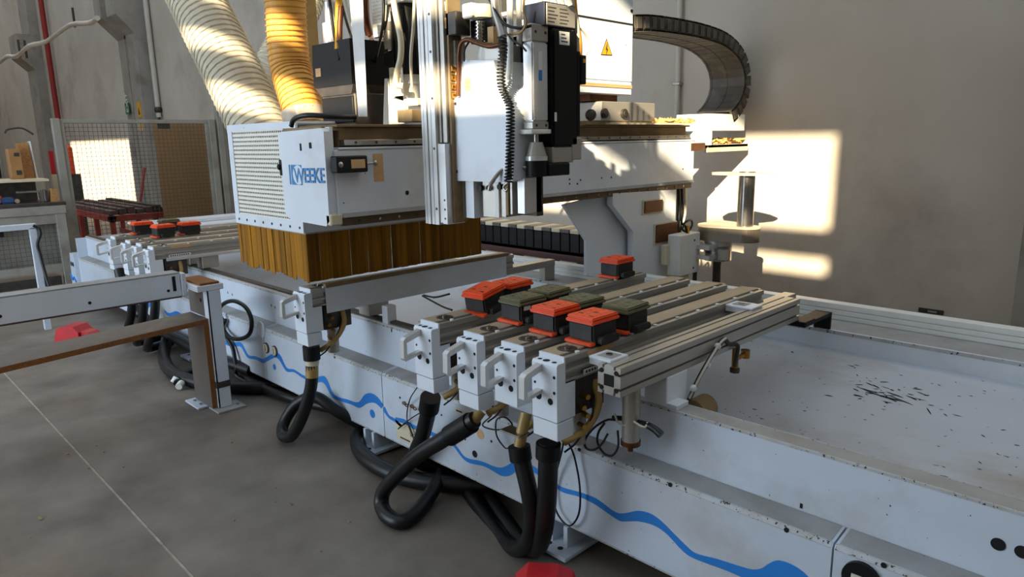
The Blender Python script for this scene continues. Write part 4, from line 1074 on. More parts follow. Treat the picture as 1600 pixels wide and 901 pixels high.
# ---------------------------------------------------------------- dust extraction hoses
def ribbed(label, pts, r, mt, rib, step=0.032, group='dust extraction hoses'):
    t = thing('extraction_hose', label, 'hose', tuple(pts[-1]), group)
    P = even_path(pts, step / 4)
    H = []
    u = None
    for i in range(1, len(P) - 1):
        tg = (P[i + 1] - P[i - 1]).normalized()
        u = tg.orthogonal().normalized() if u is None else (u - tg * u.dot(tg)).normalized()
        w = tg.cross(u)
        for k in range(4):
            a = (i + k / 4) / 4 * 2 * math.pi
            q = P[i].lerp(P[i + 1], k / 4)
            H.append(q + r * 1.02 * (math.cos(a) * u + math.sin(a) * w))
    B().tube(H, step * 0.17, 6, 1).obj('spiral_rib', rib, t)
    B().tube(P, r, 24, 1, prof=lambda i: 1.0).obj('ribbed_tube', mt, t)
    return t
ribbed('wide clear ribbed extraction hose slanting down to the perforated guard', [(-5.136, 1.980, 2.854), (-4.887, 1.980, 2.578), (-4.650, 1.980, 2.315), (-4.424, 1.980, 2.064), (-4.217, 1.980, 1.825), (-4.115, 1.980, 1.702), (-4.049, 1.980, 1.616)], 0.172, 'clear_hose', 'hose_rib', 0.045)
ribbed('amber ribbed extraction hose curving down behind the nameplate', [(-3.698, 1.980, 2.600), (-3.710, 1.980, 2.410), (-3.723, 1.980, 2.214), (-3.713, 1.980, 2.063), (-3.643, 1.970, 1.940), (-3.574, 1.960, 1.818), (-3.570, 1.960, 1.751)], 0.105, 'orange_hose', 'orange_rib', 0.030)
ribbed('second clear ribbed hose half hidden behind the amber hose', [(-5.214, 3.100, 3.035), (-5.210, 2.900, 2.638), (-5.046, 2.600, 2.274), (-5.096, 2.450, 1.999), (-5.190, 2.400, 1.796)], 0.13, 'clear_hose', 'hose_rib', 0.04)
t = thing('hose_collar', 'clear plastic collar where the amber hose meets the guard', 'collar', (-3.582, 1.960, 1.768))
B().cyl((-3.579, 1.960, 1.829), (-3.557, 1.960, 1.751), 0.114, n=20).obj('sleeve', 'clear_hose', t)
cable('black cable lying over the top of the nameplate', [(-3.151, 1.660, 1.733), (-3.128, 1.660, 1.759), (-3.065, 1.660, 1.774), (-3.001, 1.680, 1.778), (-2.925, 1.750, 1.770), (-2.906, 1.860, 1.768)], 0.012)

# ---------------------------------------------------------------- units on top of the gantry, left side
t = thing('tan_post', 'tan vertical post rising behind the amber hose', 'post', (-3.953, 2.200, 1.818))
a, b_ = (-4.002, 2.200, 1.801), (-3.895, 2.200, 1.797)
B().box(a[0], b_[0], 2.2, 2.27, 1.73, 2.75).obj('upright', 'pvc', t)
t = thing('spindle_motor', 'black square spindle motor with a small yellow label behind the beam', 'motor', (-3.278, 1.980, 1.791))
a, b_ = (-3.346, 1.950, 1.793), (-3.046, 1.950, 1.782)
a2, c2_ = (-3.392, 1.950, 2.139), (-3.266, 1.950, 1.916)
xa, xb_ = a[0], b_[0]
B().box(xa, xb_, 1.95, 2.15, 1.733, 1.89, 0.006).obj('lower_housing', 'dark_steel', t)
B().box(xa + 0.006, xb_ - 0.006, 1.94, 1.955, 1.75, 1.875, 0.004).obj('front_cover', 'black', t)
B().prism([(xa - 0.06, 1.93), (xa - 0.06, 2.05), (xa - 0.05, 2.14), (xb_, 2.14), (xb_, 1.93)][::-1], 'y', 1.94, 2.16).obj('upper_housing', 'black', t)
B().prism([(xa - 0.06, 1.93), (xb_, 1.93), (xb_ - 0.02, 1.885), (xa, 1.885)], 'y', 1.945, 2.155).obj('taper', 'dark_steel', t)
B().box(xa - 0.03, xa + 0.02, 1.937, 1.9405, 1.985, 2.025).obj('yellow_label', 'tape', t)
B().cyl((xa + 0.05, 2.0, 2.14), (xa + 0.05, 2.0, 2.24), 0.045, n=16).cyl((xa + 0.05, 2.0, 2.24), (xa + 0.05, 2.0, 2.34), 0.03, n=14).obj('connector', 'alu_bright', t)
B().tube([(xa + 0.05, 2.0, 2.33), (xa + 0.03, 2.0, 2.42), (xa + 0.06, 2.02, 2.52), (xa + 0.2, 2.05, 2.65)], 0.02, 10, 6).obj('cream_cable', 'cream', t)
B().tube([(xa + 0.08, 1.98, 2.36), (xa + 0.13, 1.96, 2.20), (xa + 0.2, 1.94, 2.05)], 0.008, 8, 6).obj('black_lead', 'rubber', t)
B().tube([(xa + 0.18, 1.98, 2.44), (xa + 0.17, 1.97, 2.25), (xa + 0.18, 1.95, 2.1)], 0.018, 8, 6).obj('yellow_lead', 'yellow', t)
B().tube([(xa + 0.20, 1.97, 2.3), (xa + 0.19, 1.96, 2.2), (xa + 0.195, 1.95, 2.1)], 0.014, 8, 6).obj('copper_lead', 'copper', t)
t = thing('guide_bar', 'white flat guide bar slanting up beside the square spindle motor', 'bar', (-2.919, 1.900, 1.777))
B().add([(-2.915, 1.880, 1.771), (-2.841, 1.880, 1.768), (-2.821, 1.880, 2.284), (-2.929, 1.880, 2.300), (-3.009, 1.940, 1.775), (-2.932, 1.940, 1.772), (-2.911, 1.940, 2.305), (-3.022, 1.940, 2.321)], [(0, 1, 2, 3), (7, 6, 5, 4), (0, 4, 5, 1), (1, 5, 6, 2), (2, 6, 7, 3), (3, 7, 4, 0)]).obj('bar', 'alu_bright', t)
t = thing('vertical_motor', 'long black ribbed motor standing left of the aluminium column', 'motor', (-2.734, 2.050, 1.916))
c = (-2.800, 2.100, 2.124)
B().cyl((c[0], 2.1, (-2.813, 2.100, 1.958)[2]), (c[0], 2.1, (-2.788, 2.100, 2.270)[2]), 0.072, n=20).obj('body', 'black', t)
for k in range(10):
    an = math.pi * (0.9 + 1.2 * k / 9)
    B().box(c[0] + 0.074 * math.cos(an) - 0.004, c[0] + 0.074 * math.cos(an) + 0.004, 2.1 + 0.074 * math.sin(an) - 0.004, 2.1 + 0.074 * math.sin(an) + 0.004, 1.99, 2.24).obj('fin', 'rubber', t)
B().box(c[0] - 0.08, c[0] + 0.09, 2.02, 2.18, (-2.788, 2.100, 2.270)[2], (-2.785, 2.100, 2.308)[2] + 0.02, 0.004).obj('top_flange', 'white', t)
B().cyl((c[0], 2.1, (-2.816, 2.100, 1.918)[2]), (c[0], 2.1, (-2.813, 2.100, 1.958)[2]), 0.065, n=18).obj('coupling', 'alu_bright', t)
B().cyl((c[0] + 0.01, 2.1, (-2.823, 2.100, 1.835)[2]), (c[0] + 0.01, 2.1, (-2.816, 2.100, 1.918)[2]), 0.04, n=14).obj('shaft', 'alu_bright', t)
t = thing('perforated_plate', 'white perforated plate above the cable glands', 'plate', (-3.168, 2.200, 2.266))
a, b_ = (-3.147, 2.150, 2.409), (-3.026, 2.150, 2.177)
pp = B()
n1, n2 = 8, 14
for k in range(n1 + 1):
    u = a[0] + (b_[0] - a[0]) * k / n1
    pp.box(u - 0.0055, u + 0.0055, 2.15, 2.154, b_[2], a[2])
for k in range(n2 + 1):
    v = b_[2] + (a[2] - b_[2]) * k / n2
    pp.box(a[0], b_[0], 2.1495, 2.1545, v - 0.006, v + 0.006)
pp.obj('sheet', 'perf', t, kind='stuff')
B().box(a[0] - 0.004, b_[0] + 0.004, 2.156, 2.17, b_[2] - 0.01, a[2]).obj('backing', 'dark_steel', t)
t = thing('cable_gland', 'grey nickel cable gland with a thick grey hose in front of the perforated plate', 'cable gland', (-2.867, 2.050, 2.128))
B().tube([(-2.877, 2.050, 2.355), (-2.869, 2.050, 2.270), (-2.861, 2.050, 2.195)], 0.03, 12, 6).obj('grey_hose', 'alu', t)
B().cyl((-2.860, 2.050, 2.201), (-2.864, 2.050, 2.161), 0.036, n=8).obj('nut', 'dark_steel', t)
B().cyl((-2.864, 2.050, 2.161), (-2.867, 2.050, 2.076), 0.034, n=16).cyl((-2.868, 2.050, 2.122), (-2.869, 2.050, 2.111), 0.038, n=16).obj('gland_body', 'steel', t)
B().box((-2.909, 2.050, 2.074)[0], (-2.822, 2.050, 2.066)[0], 2.03, 2.12, (-2.879, 2.050, 1.996)[2], (-2.872, 2.050, 2.071)[2], 0.01).obj('plug_block', 'black', t)
cable('pale grey cable bowing down in front of the black ribbed motor', [(-2.733, 1.980, 2.297), (-2.721, 1.980, 2.215), (-2.692, 1.980, 2.103), (-2.699, 1.980, 2.022), (-2.734, 1.980, 1.955), (-2.738, 1.980, 1.908), (-2.717, 2.000, 1.901)], 0.014, 'cream')
t = thing('terminal_group', 'copper-coloured pipe fittings and small hoses behind the guide bar', 'fittings', (-3.154, 2.150, 2.074))
for k, (u, v) in enumerate(((572, 50), (575, 62), (582, 70), (590, 76), (596, 66), (600, 82), (578, 84))):
    q = Vector((-3.215, 2.200, 2.146)) + Vector(((u - 586) * 0.0042, 0.01 * (k % 3), (70 - v) * 0.0038))
    B().cyl(q, q + Vector((0.045, -0.02, -0.03 + 0.012 * (k % 4))), 0.012, n=8).obj('fitting', 'copper' if k % 2 else 'brass', t)
B().tube([(-3.209, 2.150, 2.373), (-3.209, 2.150, 2.266), (-3.218, 2.170, 2.191)], 0.02, 8, 6).obj('orange_lead', 'copper', t)
B().cyl((-3.274, 2.200, 2.030), (-3.250, 2.200, 2.149), 0.04, n=14).obj('grey_cup', 'alu', t)
t = thing('grey_bracket', 'curved grey bracket with a dark opening between guide bar and white bracket', 'bracket', (-3.117, 2.100, 1.818))
B().prism([((-3.133, 2.100, 2.050)[0], 1.98), ((-3.055, 2.100, 2.043)[0], 1.98), ((-3.072, 2.100, 1.984)[0], 1.93), ((-3.110, 2.100, 1.834)[0], 1.78), ((-3.133, 2.100, 1.835)[0], 1.78)], 'y', 2.1, 2.14).obj('arm', 'alu', t)
B().box((-3.213, 2.200, 2.050)[0], (-3.127, 2.200, 2.043)[0], 2.2, 2.3, 1.74, 1.90).obj('dark_box', 'black', t)
t = thing('white_bracket', 'white L-bracket with a small perforated plate on top of the beam', 'bracket', (-2.847, 2.050, 1.776))
B().prism([((-2.964, 2.050, 1.774)[0], 1.735), ((-2.786, 2.050, 1.768)[0], 1.735), ((-2.778, 2.050, 1.861)[0], 1.83), ((-2.878, 2.050, 1.896)[0], 1.86), ((-2.911, 2.050, 1.993)[0], 1.95), ((-2.932, 2.050, 1.994)[0], 1.95)], 'y', 2.05, 2.07).obj('plate', 'white', t)
pp = B()
a, b_ = (-2.857, 2.030, 1.987), (-2.765, 2.030, 1.868)
for k in range(6):
    u = a[0] + (b_[0] - a[0]) * k / 5
    pp.box(u - 0.006, u + 0.006, 2.03, 2.034, b_[2], a[2])
for k in range(8):
    v = b_[2] + (a[2] - b_[2]) * k / 7
    pp.box(a[0], b_[0], 2.0295, 2.0345, v - 0.006, v + 0.006)
pp.obj('perforated_sheet', 'perf', t, kind='stuff')
B().box((-2.761, 2.050, 1.831)[0], (-2.654, 2.050, 1.826)[0], 2.03, 2.12, (-2.742, 2.050, 1.813)[2], (-2.740, 2.050, 1.845)[2], 0.003).obj('step_block', 'cream', t)
B().box((-2.775, 2.050, 1.785)[0], (-2.662, 2.050, 1.781)[0], 2.0, 2.10, (-2.748, 2.050, 1.740)[2], (-2.744, 2.050, 1.796)[2], 0.003).obj('slide_block', 'brown_dust', t)

# ---------------------------------------------------------------- aluminium column and tool cover
t = thing('aluminium_column', 'tall grooved aluminium column in front of the gantry beam', 'column profile', (-2.45, 1.98, 1.29))
xs = -2.530
ribs = [(-2.530, -2.516, 1.952), (-2.516, -2.508, 1.962), (-2.508, -2.488, 1.948), (-2.488, -2.480, 1.962), (-2.480, -2.462, 1.950), (-2.462, -2.456, 1.960), (-2.456, -2.430, 1.948)]
b = B()
for r0, r1, yy in ribs:
    b.box(r0, r1, yy, 2.05, 1.290, 2.75)
b.obj('extrusion', 'alu_bright', t)
B().box(-2.430, -2.405, 1.955, 2.05, 1.300, 1.640).box(-2.405, -2.372, 1.950, 2.05, 1.295, 1.640, 0.002).obj('lower_slide', 'alu_bright', t)
B().box(-2.428, -2.412, 1.965, 2.05, 1.645, 2.75).box(-2.408, -2.396, 1.972, 2.05, 1.645, 2.75).box(-2.392, -2.378, 1.968, 2.05, 1.645, 2.75).obj('guide_strips', 'alu', t)
for z in (1.36, 1.62, 1.83, 2.02, 2.17):
    B().cyl((-2.443, 1.9465, z), (-2.443, 1.9485, z), 0.006, n=8).obj('screw', 'dark_steel', t)
for z in (1.32, 1.36, 1.40):
    B().cyl((-2.388, 1.9485, z), (-2.388, 1.9505, z), 0.005, n=8).obj('screw', 'dark_steel', t)
B().box(-2.372, -2.360, 1.98, 2.05, 1.30, 2.7).obj('brown_edge', 'brown_dust', t)

t = thing('tool_cover', 'large white sheet-metal tool cover hanging from the gantry', 'machine cover', (-2.24, 2.08, 1.49))
poly = [(-2.439, 2.000, 1.481), (-2.043, 2.000, 1.484), (-2.021, 2.000, 1.497), (-2.018, 2.000, 1.770), (-2.042, 2.000, 1.800), (-2.070, 2.000, 1.826), (-2.098, 2.000, 1.867), (-2.110, 2.000, 1.960), (-2.302, 2.000, 1.977), (-2.321, 2.000, 1.835), (-2.432, 2.000, 1.814)]
cov = B().prism([(q[0], q[2]) for q in poly], 'y', 2.0, 2.17).obj('shell', 'paint_clean', t)
for q in ((-2.352, 2.000, 1.805), (-2.359, 2.000, 1.521), (-2.020, 2.000, 1.813)):
    B().cyl((q[0], 1.9975, q[2]), (q[0], 2.001, q[2]), 0.007, n=10).obj('screw', 'dark_steel', cov)
a, b_ = (-2.293, 2.000, 1.918), (-2.244, 2.000, 1.858)
lb = B().box(a[0], b_[0], 1.9985, 2.0, b_[2], a[2]).obj('stickers', 'cream', cov)
for k in range(3):
    z = a[2] - 0.015 - k * (a[2] - b_[2] - 0.01) / 3
    B().box(a[0] + 0.006, b_[0] - 0.006, 1.998, 1.9986, z - 0.018, z).obj('sticker', 'tape', lb)
B().prism([((-2.250, 2.000, 1.972)[0], 1.965), ((-2.117, 2.000, 1.961)[0], 1.955), ((-2.122, 2.000, 2.024)[0], 2.03), ((-2.243, 2.000, 2.041)[0], 2.04)], 'y', 2.04, 2.16).obj('neck', 'alu', t)
side = B().prism([(2.0, 1.492), (2.155, 1.492), (2.169, 1.505), (2.169, 1.60), (2.0, 1.60)], 'x', -2.045, -2.018).obj('side_flap', 'paint_clean', t)

t = thing('tool_carrier', 'grey plates and guide strips of the tool carrier under the white cover', 'tool carrier', (-2.25, 2.08, 1.3))
for i, (u0, u1, zt, m_) in enumerate(((704, 708, 283, 'brown_dust'), (713, 718, 283, 'alu'), (725, 738, 292, 'paint_clean'), (744, 765, 300, 'alu'), (765, 772, 302, 'white'), (772, 779, 306, 'alu'), (781, 785, 300, 'brown_dust'), (787, 791, 300, 'alu'), (796, 806, 290, 'alu'))):
    pass
xa_ = lambda u: (-2.430 + (u - 700) * 0.00405)
for u0, u1, z0_, m_, yy in ((703, 708, 1.315, 'brown_dust', 2.03), (712, 718, 1.318, 'alu', 2.03), (725, 738, 1.322, 'paint_clean', 2.02), (744, 765, 1.330, 'alu', 2.05), (765, 771, 1.332, 'white', 2.04), (772, 779, 1.335, 'alu', 2.05), (781, 785, 1.345, 'brown_dust', 2.04), (788, 791, 1.350, 'alu', 2.04), (796, 806, 1.355, 'alu_bright', 2.05)):
    B().box(xa_(u0), xa_(u1), yy, 2.15, z0_, 1.50, 0.001).obj('guide_strip', m_, t)
B().box(xa_(704), xa_(806), 2.12, 2.16, 1.34, 1.50).obj('back_plate', 'dark_steel', t)
for q in ((-2.255, 2.020, 1.452), (-2.203, 2.020, 1.454), (-2.136, 2.020, 1.461)):
    B().cyl((q[0], 2.035, q[2]), (q[0], 2.06, q[2]), 0.012, n=10).obj('bolt', 'black', t)

# fittings above and beside the cover
t = thing('solenoid_valve', 'dark grey solenoid valve with an amber face right of the column', 'valve', (-2.408, 2.020, 2.127))
a, b_ = (-2.409, 1.980, 2.077), (-2.309, 1.980, 2.170)
B().box(a[0], b_[0], 1.98, 2.06, a[2], b_[2], 0.004).obj('body', 'dark_steel', t)
B().box(a[0] + 0.012, a[0] + 0.04, 1.976, 1.981, a[2] + 0.03, b_[2] - 0.02, 0.002).obj('amber_face', 'tape', t)
B().cyl((-2.394, 2.000, 2.179), (-2.392, 2.000, 2.214), 0.024, n=12).obj('cap', 'alu_bright', t)
a, b_ = (-2.437, 2.000, 1.952), (-2.346, 2.000, 2.062)
B().box(a[0], b_[0], 2.0, 2.06, a[2], b_[2], 0.003).obj('block', 'alu', t)
for v in (77, 105):
    q = (-2.403, 1.999, 1.993)
    B().box(q[0] - 0.004, q[0] + 0.004, 1.998, 2.001, q[2] + (91 - v) * 0.0031 - 0.01, q[2] + (91 - v) * 0.0031 + 0.01).obj('slot', 'hole', t)
t = thing('brass_manifold', 'brass fitting manifold beside the white cover', 'manifold', (-2.368, 2.000, 1.890))
a, b_ = (-2.427, 2.010, 1.819), (-2.324, 2.010, 1.938)
B().box(a[0], b_[0], 2.01, 2.06, a[2], b_[2], 0.003).obj('block', 'cream', t)
for i in range(2):
    for j in range(4):
        q = (a[0] + 0.02 + 0.045 * i, 2.01, a[2] + 0.02 + 0.036 * j)
        B().cyl(q, (q[0], 1.985, q[2]), 0.014, n=10).obj('fitting', 'brass', t)
t = thing('air_regulator', 'white and black air regulator with a threaded spindle above the cover', 'regulator', (-2.243, 2.050, 2.060))
a, b_ = (-2.297, 2.020, 2.138), (-2.236, 2.020, 2.194)
B().box(a[0], b_[0], 2.0, 2.08, a[2], b_[2], 0.006).obj('white_cap', 'white', t)
B().cyl((-2.232, 2.060, 2.139), (-2.230, 2.060, 2.188), 0.04, n=18).obj('brass_cap', 'cream', t)
B().box((-2.326, 2.060, 2.146)[0], (-2.183, 2.060, 2.128)[0], 2.07, 2.15, (-2.255, 2.060, 2.047)[2], (-2.251, 2.060, 2.142)[2], 0.004).obj('black_body', 'black', t)
B().cyl((-2.233, 2.040, 2.043), (-2.230, 2.040, 2.122), 0.016, n=12).obj('spindle', 'steel', t)
for k in range(6):
    q = Vector((-2.233, 2.040, 2.048)).lerp(Vector((-2.230, 2.040, 2.117)), k / 5)
    B().cyl(q, q + Vector((0, 0, 0.006)), 0.021, n=12).obj('thread_ring', 'steel', t)
B().box((-2.187, 2.050, 2.034)[0], (-2.153, 2.050, 2.031)[0], 2.04, 2.07, (-2.172, 2.050, 2.023)[2], (-2.169, 2.050, 2.096)[2]).obj('amber_tag', 'tape', t)
cable('copper-brown pipe arched over the top of the white cover', [(-2.322, 1.990, 1.834), (-2.313, 1.990, 1.937), (-2.305, 1.990, 2.012), (-2.287, 1.990, 2.045), (-2.247, 1.990, 2.051), (-2.186, 1.990, 2.030), (-2.123, 1.990, 2.013), (-2.079, 2.000, 2.015)], 0.010, 'copper', name='pipe')
cable('thin black wire standing at the top of the white cover', [(-2.273, 1.985, 1.968), (-2.267, 1.985, 2.013), (-2.255, 2.000, 2.045)], 0.004)
# coiled air hose
t = thing('coiled_air_hose', 'black coiled air hose hanging down the right side of the white cover', 'hose', (-1.988, 1.960, 1.475))
ax = [(-2.032, 1.970, 2.042), (-2.027, 1.970, 1.984), (-2.040, 1.970, 1.914), (-2.038, 1.970, 1.854), (-2.006, 1.965, 1.804), (-1.984, 1.960, 1.768), (-1.987, 1.960, 1.647), (-1.994, 1.960, 1.544), (-1.997, 1.955, 1.487)]
AX = even_path(ax, 0.002)
pts = []
for i, q in enumerate(AX):
    a = i * 2 * math.pi / 6.5
    pts.append(q + Vector((0.016 * math.cos(a), 0.016 * math.sin(a), 0)))
B().tube(pts, 0.0036, 5, 1).obj('coil', 'rubber', t)
B().tube([(-1.997, 1.955, 1.487), (-2.016, 1.955, 1.477), (-2.023, 1.955, 1.464), (-2.009, 1.955, 1.454), (-1.998, 1.955, 1.465)], 0.006, 6, 5).obj('end_eye', 'steel', t)
# wires above cover
for i, (lbl, pl, mm, rr) in enumerate((
    ('bundle of grey wires running down right of the air regulator', [(-2.080, 1.980, 2.200), (-2.075, 1.980, 2.141), (-2.049, 1.980, 2.080), (-2.031, 1.975, 2.036)], 'alu', 0.018),
    ('white air tube standing right of the grey wire bundle', [(-2.054, 2.040, 2.203), (-2.057, 2.040, 2.087), (-2.060, 2.040, 1.968), (-2.066, 2.040, 1.883)], 'white', 0.013),
    ('pale tube left of the motor nameplate box', [(-2.015, 2.050, 2.199), (-2.017, 2.050, 2.130), (-2.015, 2.050, 2.059), (-2.019, 2.050, 2.008)], 'conduit', 0.011),
    ('thin yellow-green wire beside the nameplate box', [(-1.936, 2.000, 2.181), (-1.944, 2.000, 2.126), (-1.931, 2.000, 2.079), (-1.959, 2.000, 2.048), (-2.024, 2.000, 2.046)], 'pvc', 0.005),
    ('thin dark wire hanging behind the coiled hose', [(-2.072, 2.030, 2.069), (-2.038, 2.030, 2.032), (-1.986, 2.030, 2.003), (-1.962, 2.030, 1.982)], 'rubber', 0.004))):
    cable(lbl, pl, rr, mm, name='wire')
t = thing('dark_backplate', 'dark plate behind the wires between the white cover and the cylinder', 'plate', (-2.101, 2.120, 1.927))
B().box((-2.258, 2.180, 1.903)[0], (-2.102, 2.180, 1.892)[0], 2.18, 2.24, (-2.193, 2.180, 1.859)[2], (-2.188, 2.180, 2.070)[2]).obj('plate', 'black', t)
B().box((-2.132, 2.120, 1.879)[0], (-2.052, 2.120, 1.873)[0], 2.15, 2.18, (-2.100, 2.120, 1.685)[2], (-2.095, 2.120, 1.906)[2], 0.003).obj('bracket', 'paint_clean', t)
for q in ((-2.150, 2.100, 1.866), (-2.127, 2.100, 1.870)):
    B().ball(q, 0.018, 8).obj('brass_fitting', 'brass', t)

# ---------------------------------------------------------------- pneumatic cylinder and black motor
t = thing('pneumatic_cylinder', 'square aluminium pneumatic cylinder with a blue-white sticker', 'cylinder', (-1.98, 2.10, 1.68))
B().box(-2.005, -1.950, 2.052, 2.142, 1.720, 2.020, 0.006, 2).obj('barrel', 'alu_bright', t)
B().box(-2.005, -1.949, 2.051, 2.143, 2.020, 2.085, 0.004).obj('upper_cap', 'alu', t)
B().box(-2.005, -1.949, 2.051, 2.143, 1.690, 1.720, 0.004).obj('lower_cap', 'alu', t)
s = B().box(-1.950, -1.9487, 2.085, 2.105, 1.90, 1.985).obj('sticker', 'white', t)
B().box(-1.9488, -1.948, 2.086, 2.104, 1.875, 1.915).obj('sticker_print', 'blue', s)
for yy in (2.07, 2.125):
    for zz in (1.705, 2.055):
        B().cyl((-1.9495, yy, zz), (-1.9475, yy, zz), 0.006, n=8).obj('screw', 'dark_steel', t)
B().box(-2.03, -1.945, 2.04, 2.16, 1.672, 1.690, 0.003).obj('foot_plate', 'white', t)
B().cyl((-1.975, 2.095, 1.640), (-1.975, 2.095, 1.675), 0.012, n=12).obj('rod', 'steel', t)
t = thing('suction_cup', 'grey and black proximity sensor below the pneumatic cylinder', 'sensor', (-1.975, 2.095, 1.52))
B().cyl((-1.975, 2.095, 1.585), (-1.975, 2.095, 1.640), 0.042, 0.026, n=20).obj('cone', 'alu', t)
B().cyl((-1.975, 2.095, 1.568), (-1.975, 2.095, 1.585), 0.045, n=20).obj('silver_ring', 'alu_bright', t)
B().cyl((-1.975, 2.095, 1.505), (-1.975, 2.095, 1.568), 0.043, n=20).obj('black_body', 'black', t)
B().tube([(-2.01, 2.07, 1.54), (-2.05, 2.04, 1.545), (-2.08, 2.0, 1.53), (-2.105, 1.965, 1.48), (-2.11, 1.955, 1.45)], 0.008, 8, 6).obj('lead', 'steel', t)
t = thing('servo_motor', 'big black servo motor with a silver nameplate box on top', 'motor', (-1.99, 2.26, 1.6))
B().box(-2.10, -1.93, 2.150, 2.300, 1.62, 2.075, 0.008, 2).obj('body', 'black', t)
B().box(-2.08, -1.935, 2.300, 2.322, 1.66, 2.0, 0.004).obj('fin_plate', 'black', t)
nb = B().box(-2.05, -1.935, 2.105, 2.29, 2.078, 2.168, 0.003).obj('nameplate_box', 'navy', t)
np_ = B().box(-1.936, -1.932, 2.115, 2.285, 2.083, 2.163, 0.002).obj('nameplate', 'alu', nb)
for k in range(5):
    B().box(-1.9322, -1.9315, 2.122, 2.16 + 0.01 * (k % 3), 2.093 + 0.013 * k, 2.098 + 0.013 * k).obj('print_line', 'print', np_)
    B().box(-1.9322, -1.9315, 2.19, 2.235 + 0.01 * (k % 2), 2.093 + 0.013 * k, 2.097 + 0.013 * k).obj('print_line', 'print', np_)
nl = B().box(-1.931, -1.9285, 2.185, 2.245, 2.015, 2.065).obj('paper_label', 'white', t)
for k in range(3):
    B().box(-1.9287, -1.928, 2.195, 2.235 - 0.008 * k, 2.025 + 0.013 * k, 2.030 + 0.013 * k).obj('print_line', 'print', nl)
B().box(-1.931, -1.9285, 2.155, 2.167, 1.72, 1.755).obj('side_label', 'white', t)
B().box(-2.04, -1.935, 2.15, 2.28, 1.555, 1.620, 0.004).obj('clutch_block', 'alu', t)
B().box(-2.02, -1.93, 2.265, 2.325, 1.565, 1.655, 0.004).obj('valve_block', 'alu', t)
B().box(-2.03, -1.93, 2.12, 2.25, 1.505, 1.555, 0.004).obj('lower_block', 'black', t)
B().cyl((-1.955, 2.305, 1.655), (-1.955, 2.305, 1.69), 0.010, n=10).cyl((-1.955, 2.305, 1.69), (-1.955, 2.305, 1.72), 0.006, n=8).obj('nipple', 'steel', t)
t = thing('plug_connector', 'small black plug connector with a yellow mark on the right of the servo motor', 'connector', (-1.95, 2.40, 1.9))
B().box(-1.99, -1.93, 2.322, 2.355, 1.87, 1.985, 0.004).obj('shell', 'black', t)
B().box(-1.931, -1.929, 2.332, 2.346, 1.955, 1.97).obj('yellow_mark', 'yellow', t)
B().tube([(-1.96, 2.338, 1.98), (-1.96, 2.335, 2.05), (-1.965, 2.315, 2.15), (-1.97, 2.305, 2.3), (-1.97, 2.305, 2.5)], 0.016, 10, 6).obj('orange_cable', 'cable_orange', t)
B().tube([(-1.96, 2.33, 1.99), (-1.955, 2.32, 2.1), (-1.965, 2.30, 2.2), (-1.975, 2.285, 2.5)], 0.012, 8, 6).obj('cream_cable', 'cream', t)
cable('thin white wire loop hanging in front of the control box', [(-1.962, 2.325, 2.06), (-1.960, 2.342, 2.093), (-1.960, 2.392, 2.063), (-1.960, 2.409, 2.021), (-1.960, 2.380, 1.986), (-1.96, 2.345, 1.93)], 0.004, 'conduit')
t = thing('top_mount_frame', 'pale mounting frame with cables above the tool cover', 'frame', (-2.2, 2.3, 2.2))
B().box(-2.55, -2.37, 2.30, 2.34, 2.18, 2.75).obj('back_sheet', 'cream', t)
B().box(-2.42, -2.20, 2.20, 2.34, 2.165, 2.18).obj('shelf', 'paint_clean', t)
for k in range(5):
    B().tube([(-2.04 + k * 0.03, 2.20 + 0.01 * k, 2.165), (-2.045 + k * 0.03, 2.20, 2.28), (-2.05 + k * 0.028, 2.22, 2.6)], 0.011, 8, 5).obj('white_cable', 'white', t)

# ---------------------------------------------------------------- control box and parts on top of the beam, right side
t = thing('control_box', 'tall white control box with a yellow warning triangle on the gantry', 'control box', (-2.9, 3.5, 1.9))
B().box(-3.15, -2.752, 3.18, 3.81, 1.995, 2.9, 0.004).obj('cabinet', 'paint_clean', t)
B().box(-3.14, -2.748, 3.18, 3.80, 1.915, 1.992, 0.004).obj('lower_flange', 'paint_clean', t)
B().box(-2.752, -2.744, 3.18, 3.80, 1.955, 1.975).obj('flange_lip', 'tape', t)
B().box(-2.753, -2.7495, 3.18, 3.812, 2.335, 2.345).obj('door_seam', 'hole', t)
tri = [(-2.750, 3.601, 2.142), (-2.750, 3.489, 2.138), (-2.750, 3.543, 2.237)]
w = B().prism([(q[1], q[2]) for q in tri], 'x', -2.753, -2.7505).obj('warning_triangle', 'print', t)
cy, cz_ = sum(q[1] for q in tri) / 3, sum(q[2] for q in tri) / 3
B().prism([(cy + (q[1] - cy) * 0.84, cz_ + (q[2] - cz_) * 0.84) for q in tri], 'x', -2.7506, -2.7497).obj('triangle_field', 'yellow', w)
B().prism([(cy + 0.006, cz_ + 0.045), (cy - 0.012, cz_ - 0.002), (cy - 0.001, cz_), (cy - 0.008, cz_ - 0.035), (cy + 0.013, cz_ + 0.006), (cy + 0.002, cz_ + 0.005)], 'x', -2.7498, -2.749).obj('lightning_mark', 'print', w)
q = (-2.750, 3.790, 2.419)
B().cyl((-2.752, q[1], q[2]), (-2.747, q[1], q[2]), 0.010, n=10).obj('lock', 'black', t)
B().box(-3.0, -2.80, 3.45, 3.72, 1.875, 1.918).obj('foot_block', 'copper', t)
t = thing('knob_box', 'grey valve box with two round knobs on top of the beam', 'valve box', (-2.85, 3.8, 1.73))
B().box(-2.98, -2.752, 3.50, 4.07, 1.755, 1.872, 0.004).obj('housing', 'alu', t)
for yy in (3.52, 3.72):
    B().cyl((-2.752, yy, 1.80), (-2.735, yy, 1.80), 0.030, n=18).cyl((-2.735, yy, 1.80), (-2.728, yy, 1.80), 0.018, n=14).obj('knob', 'dark_steel', t)
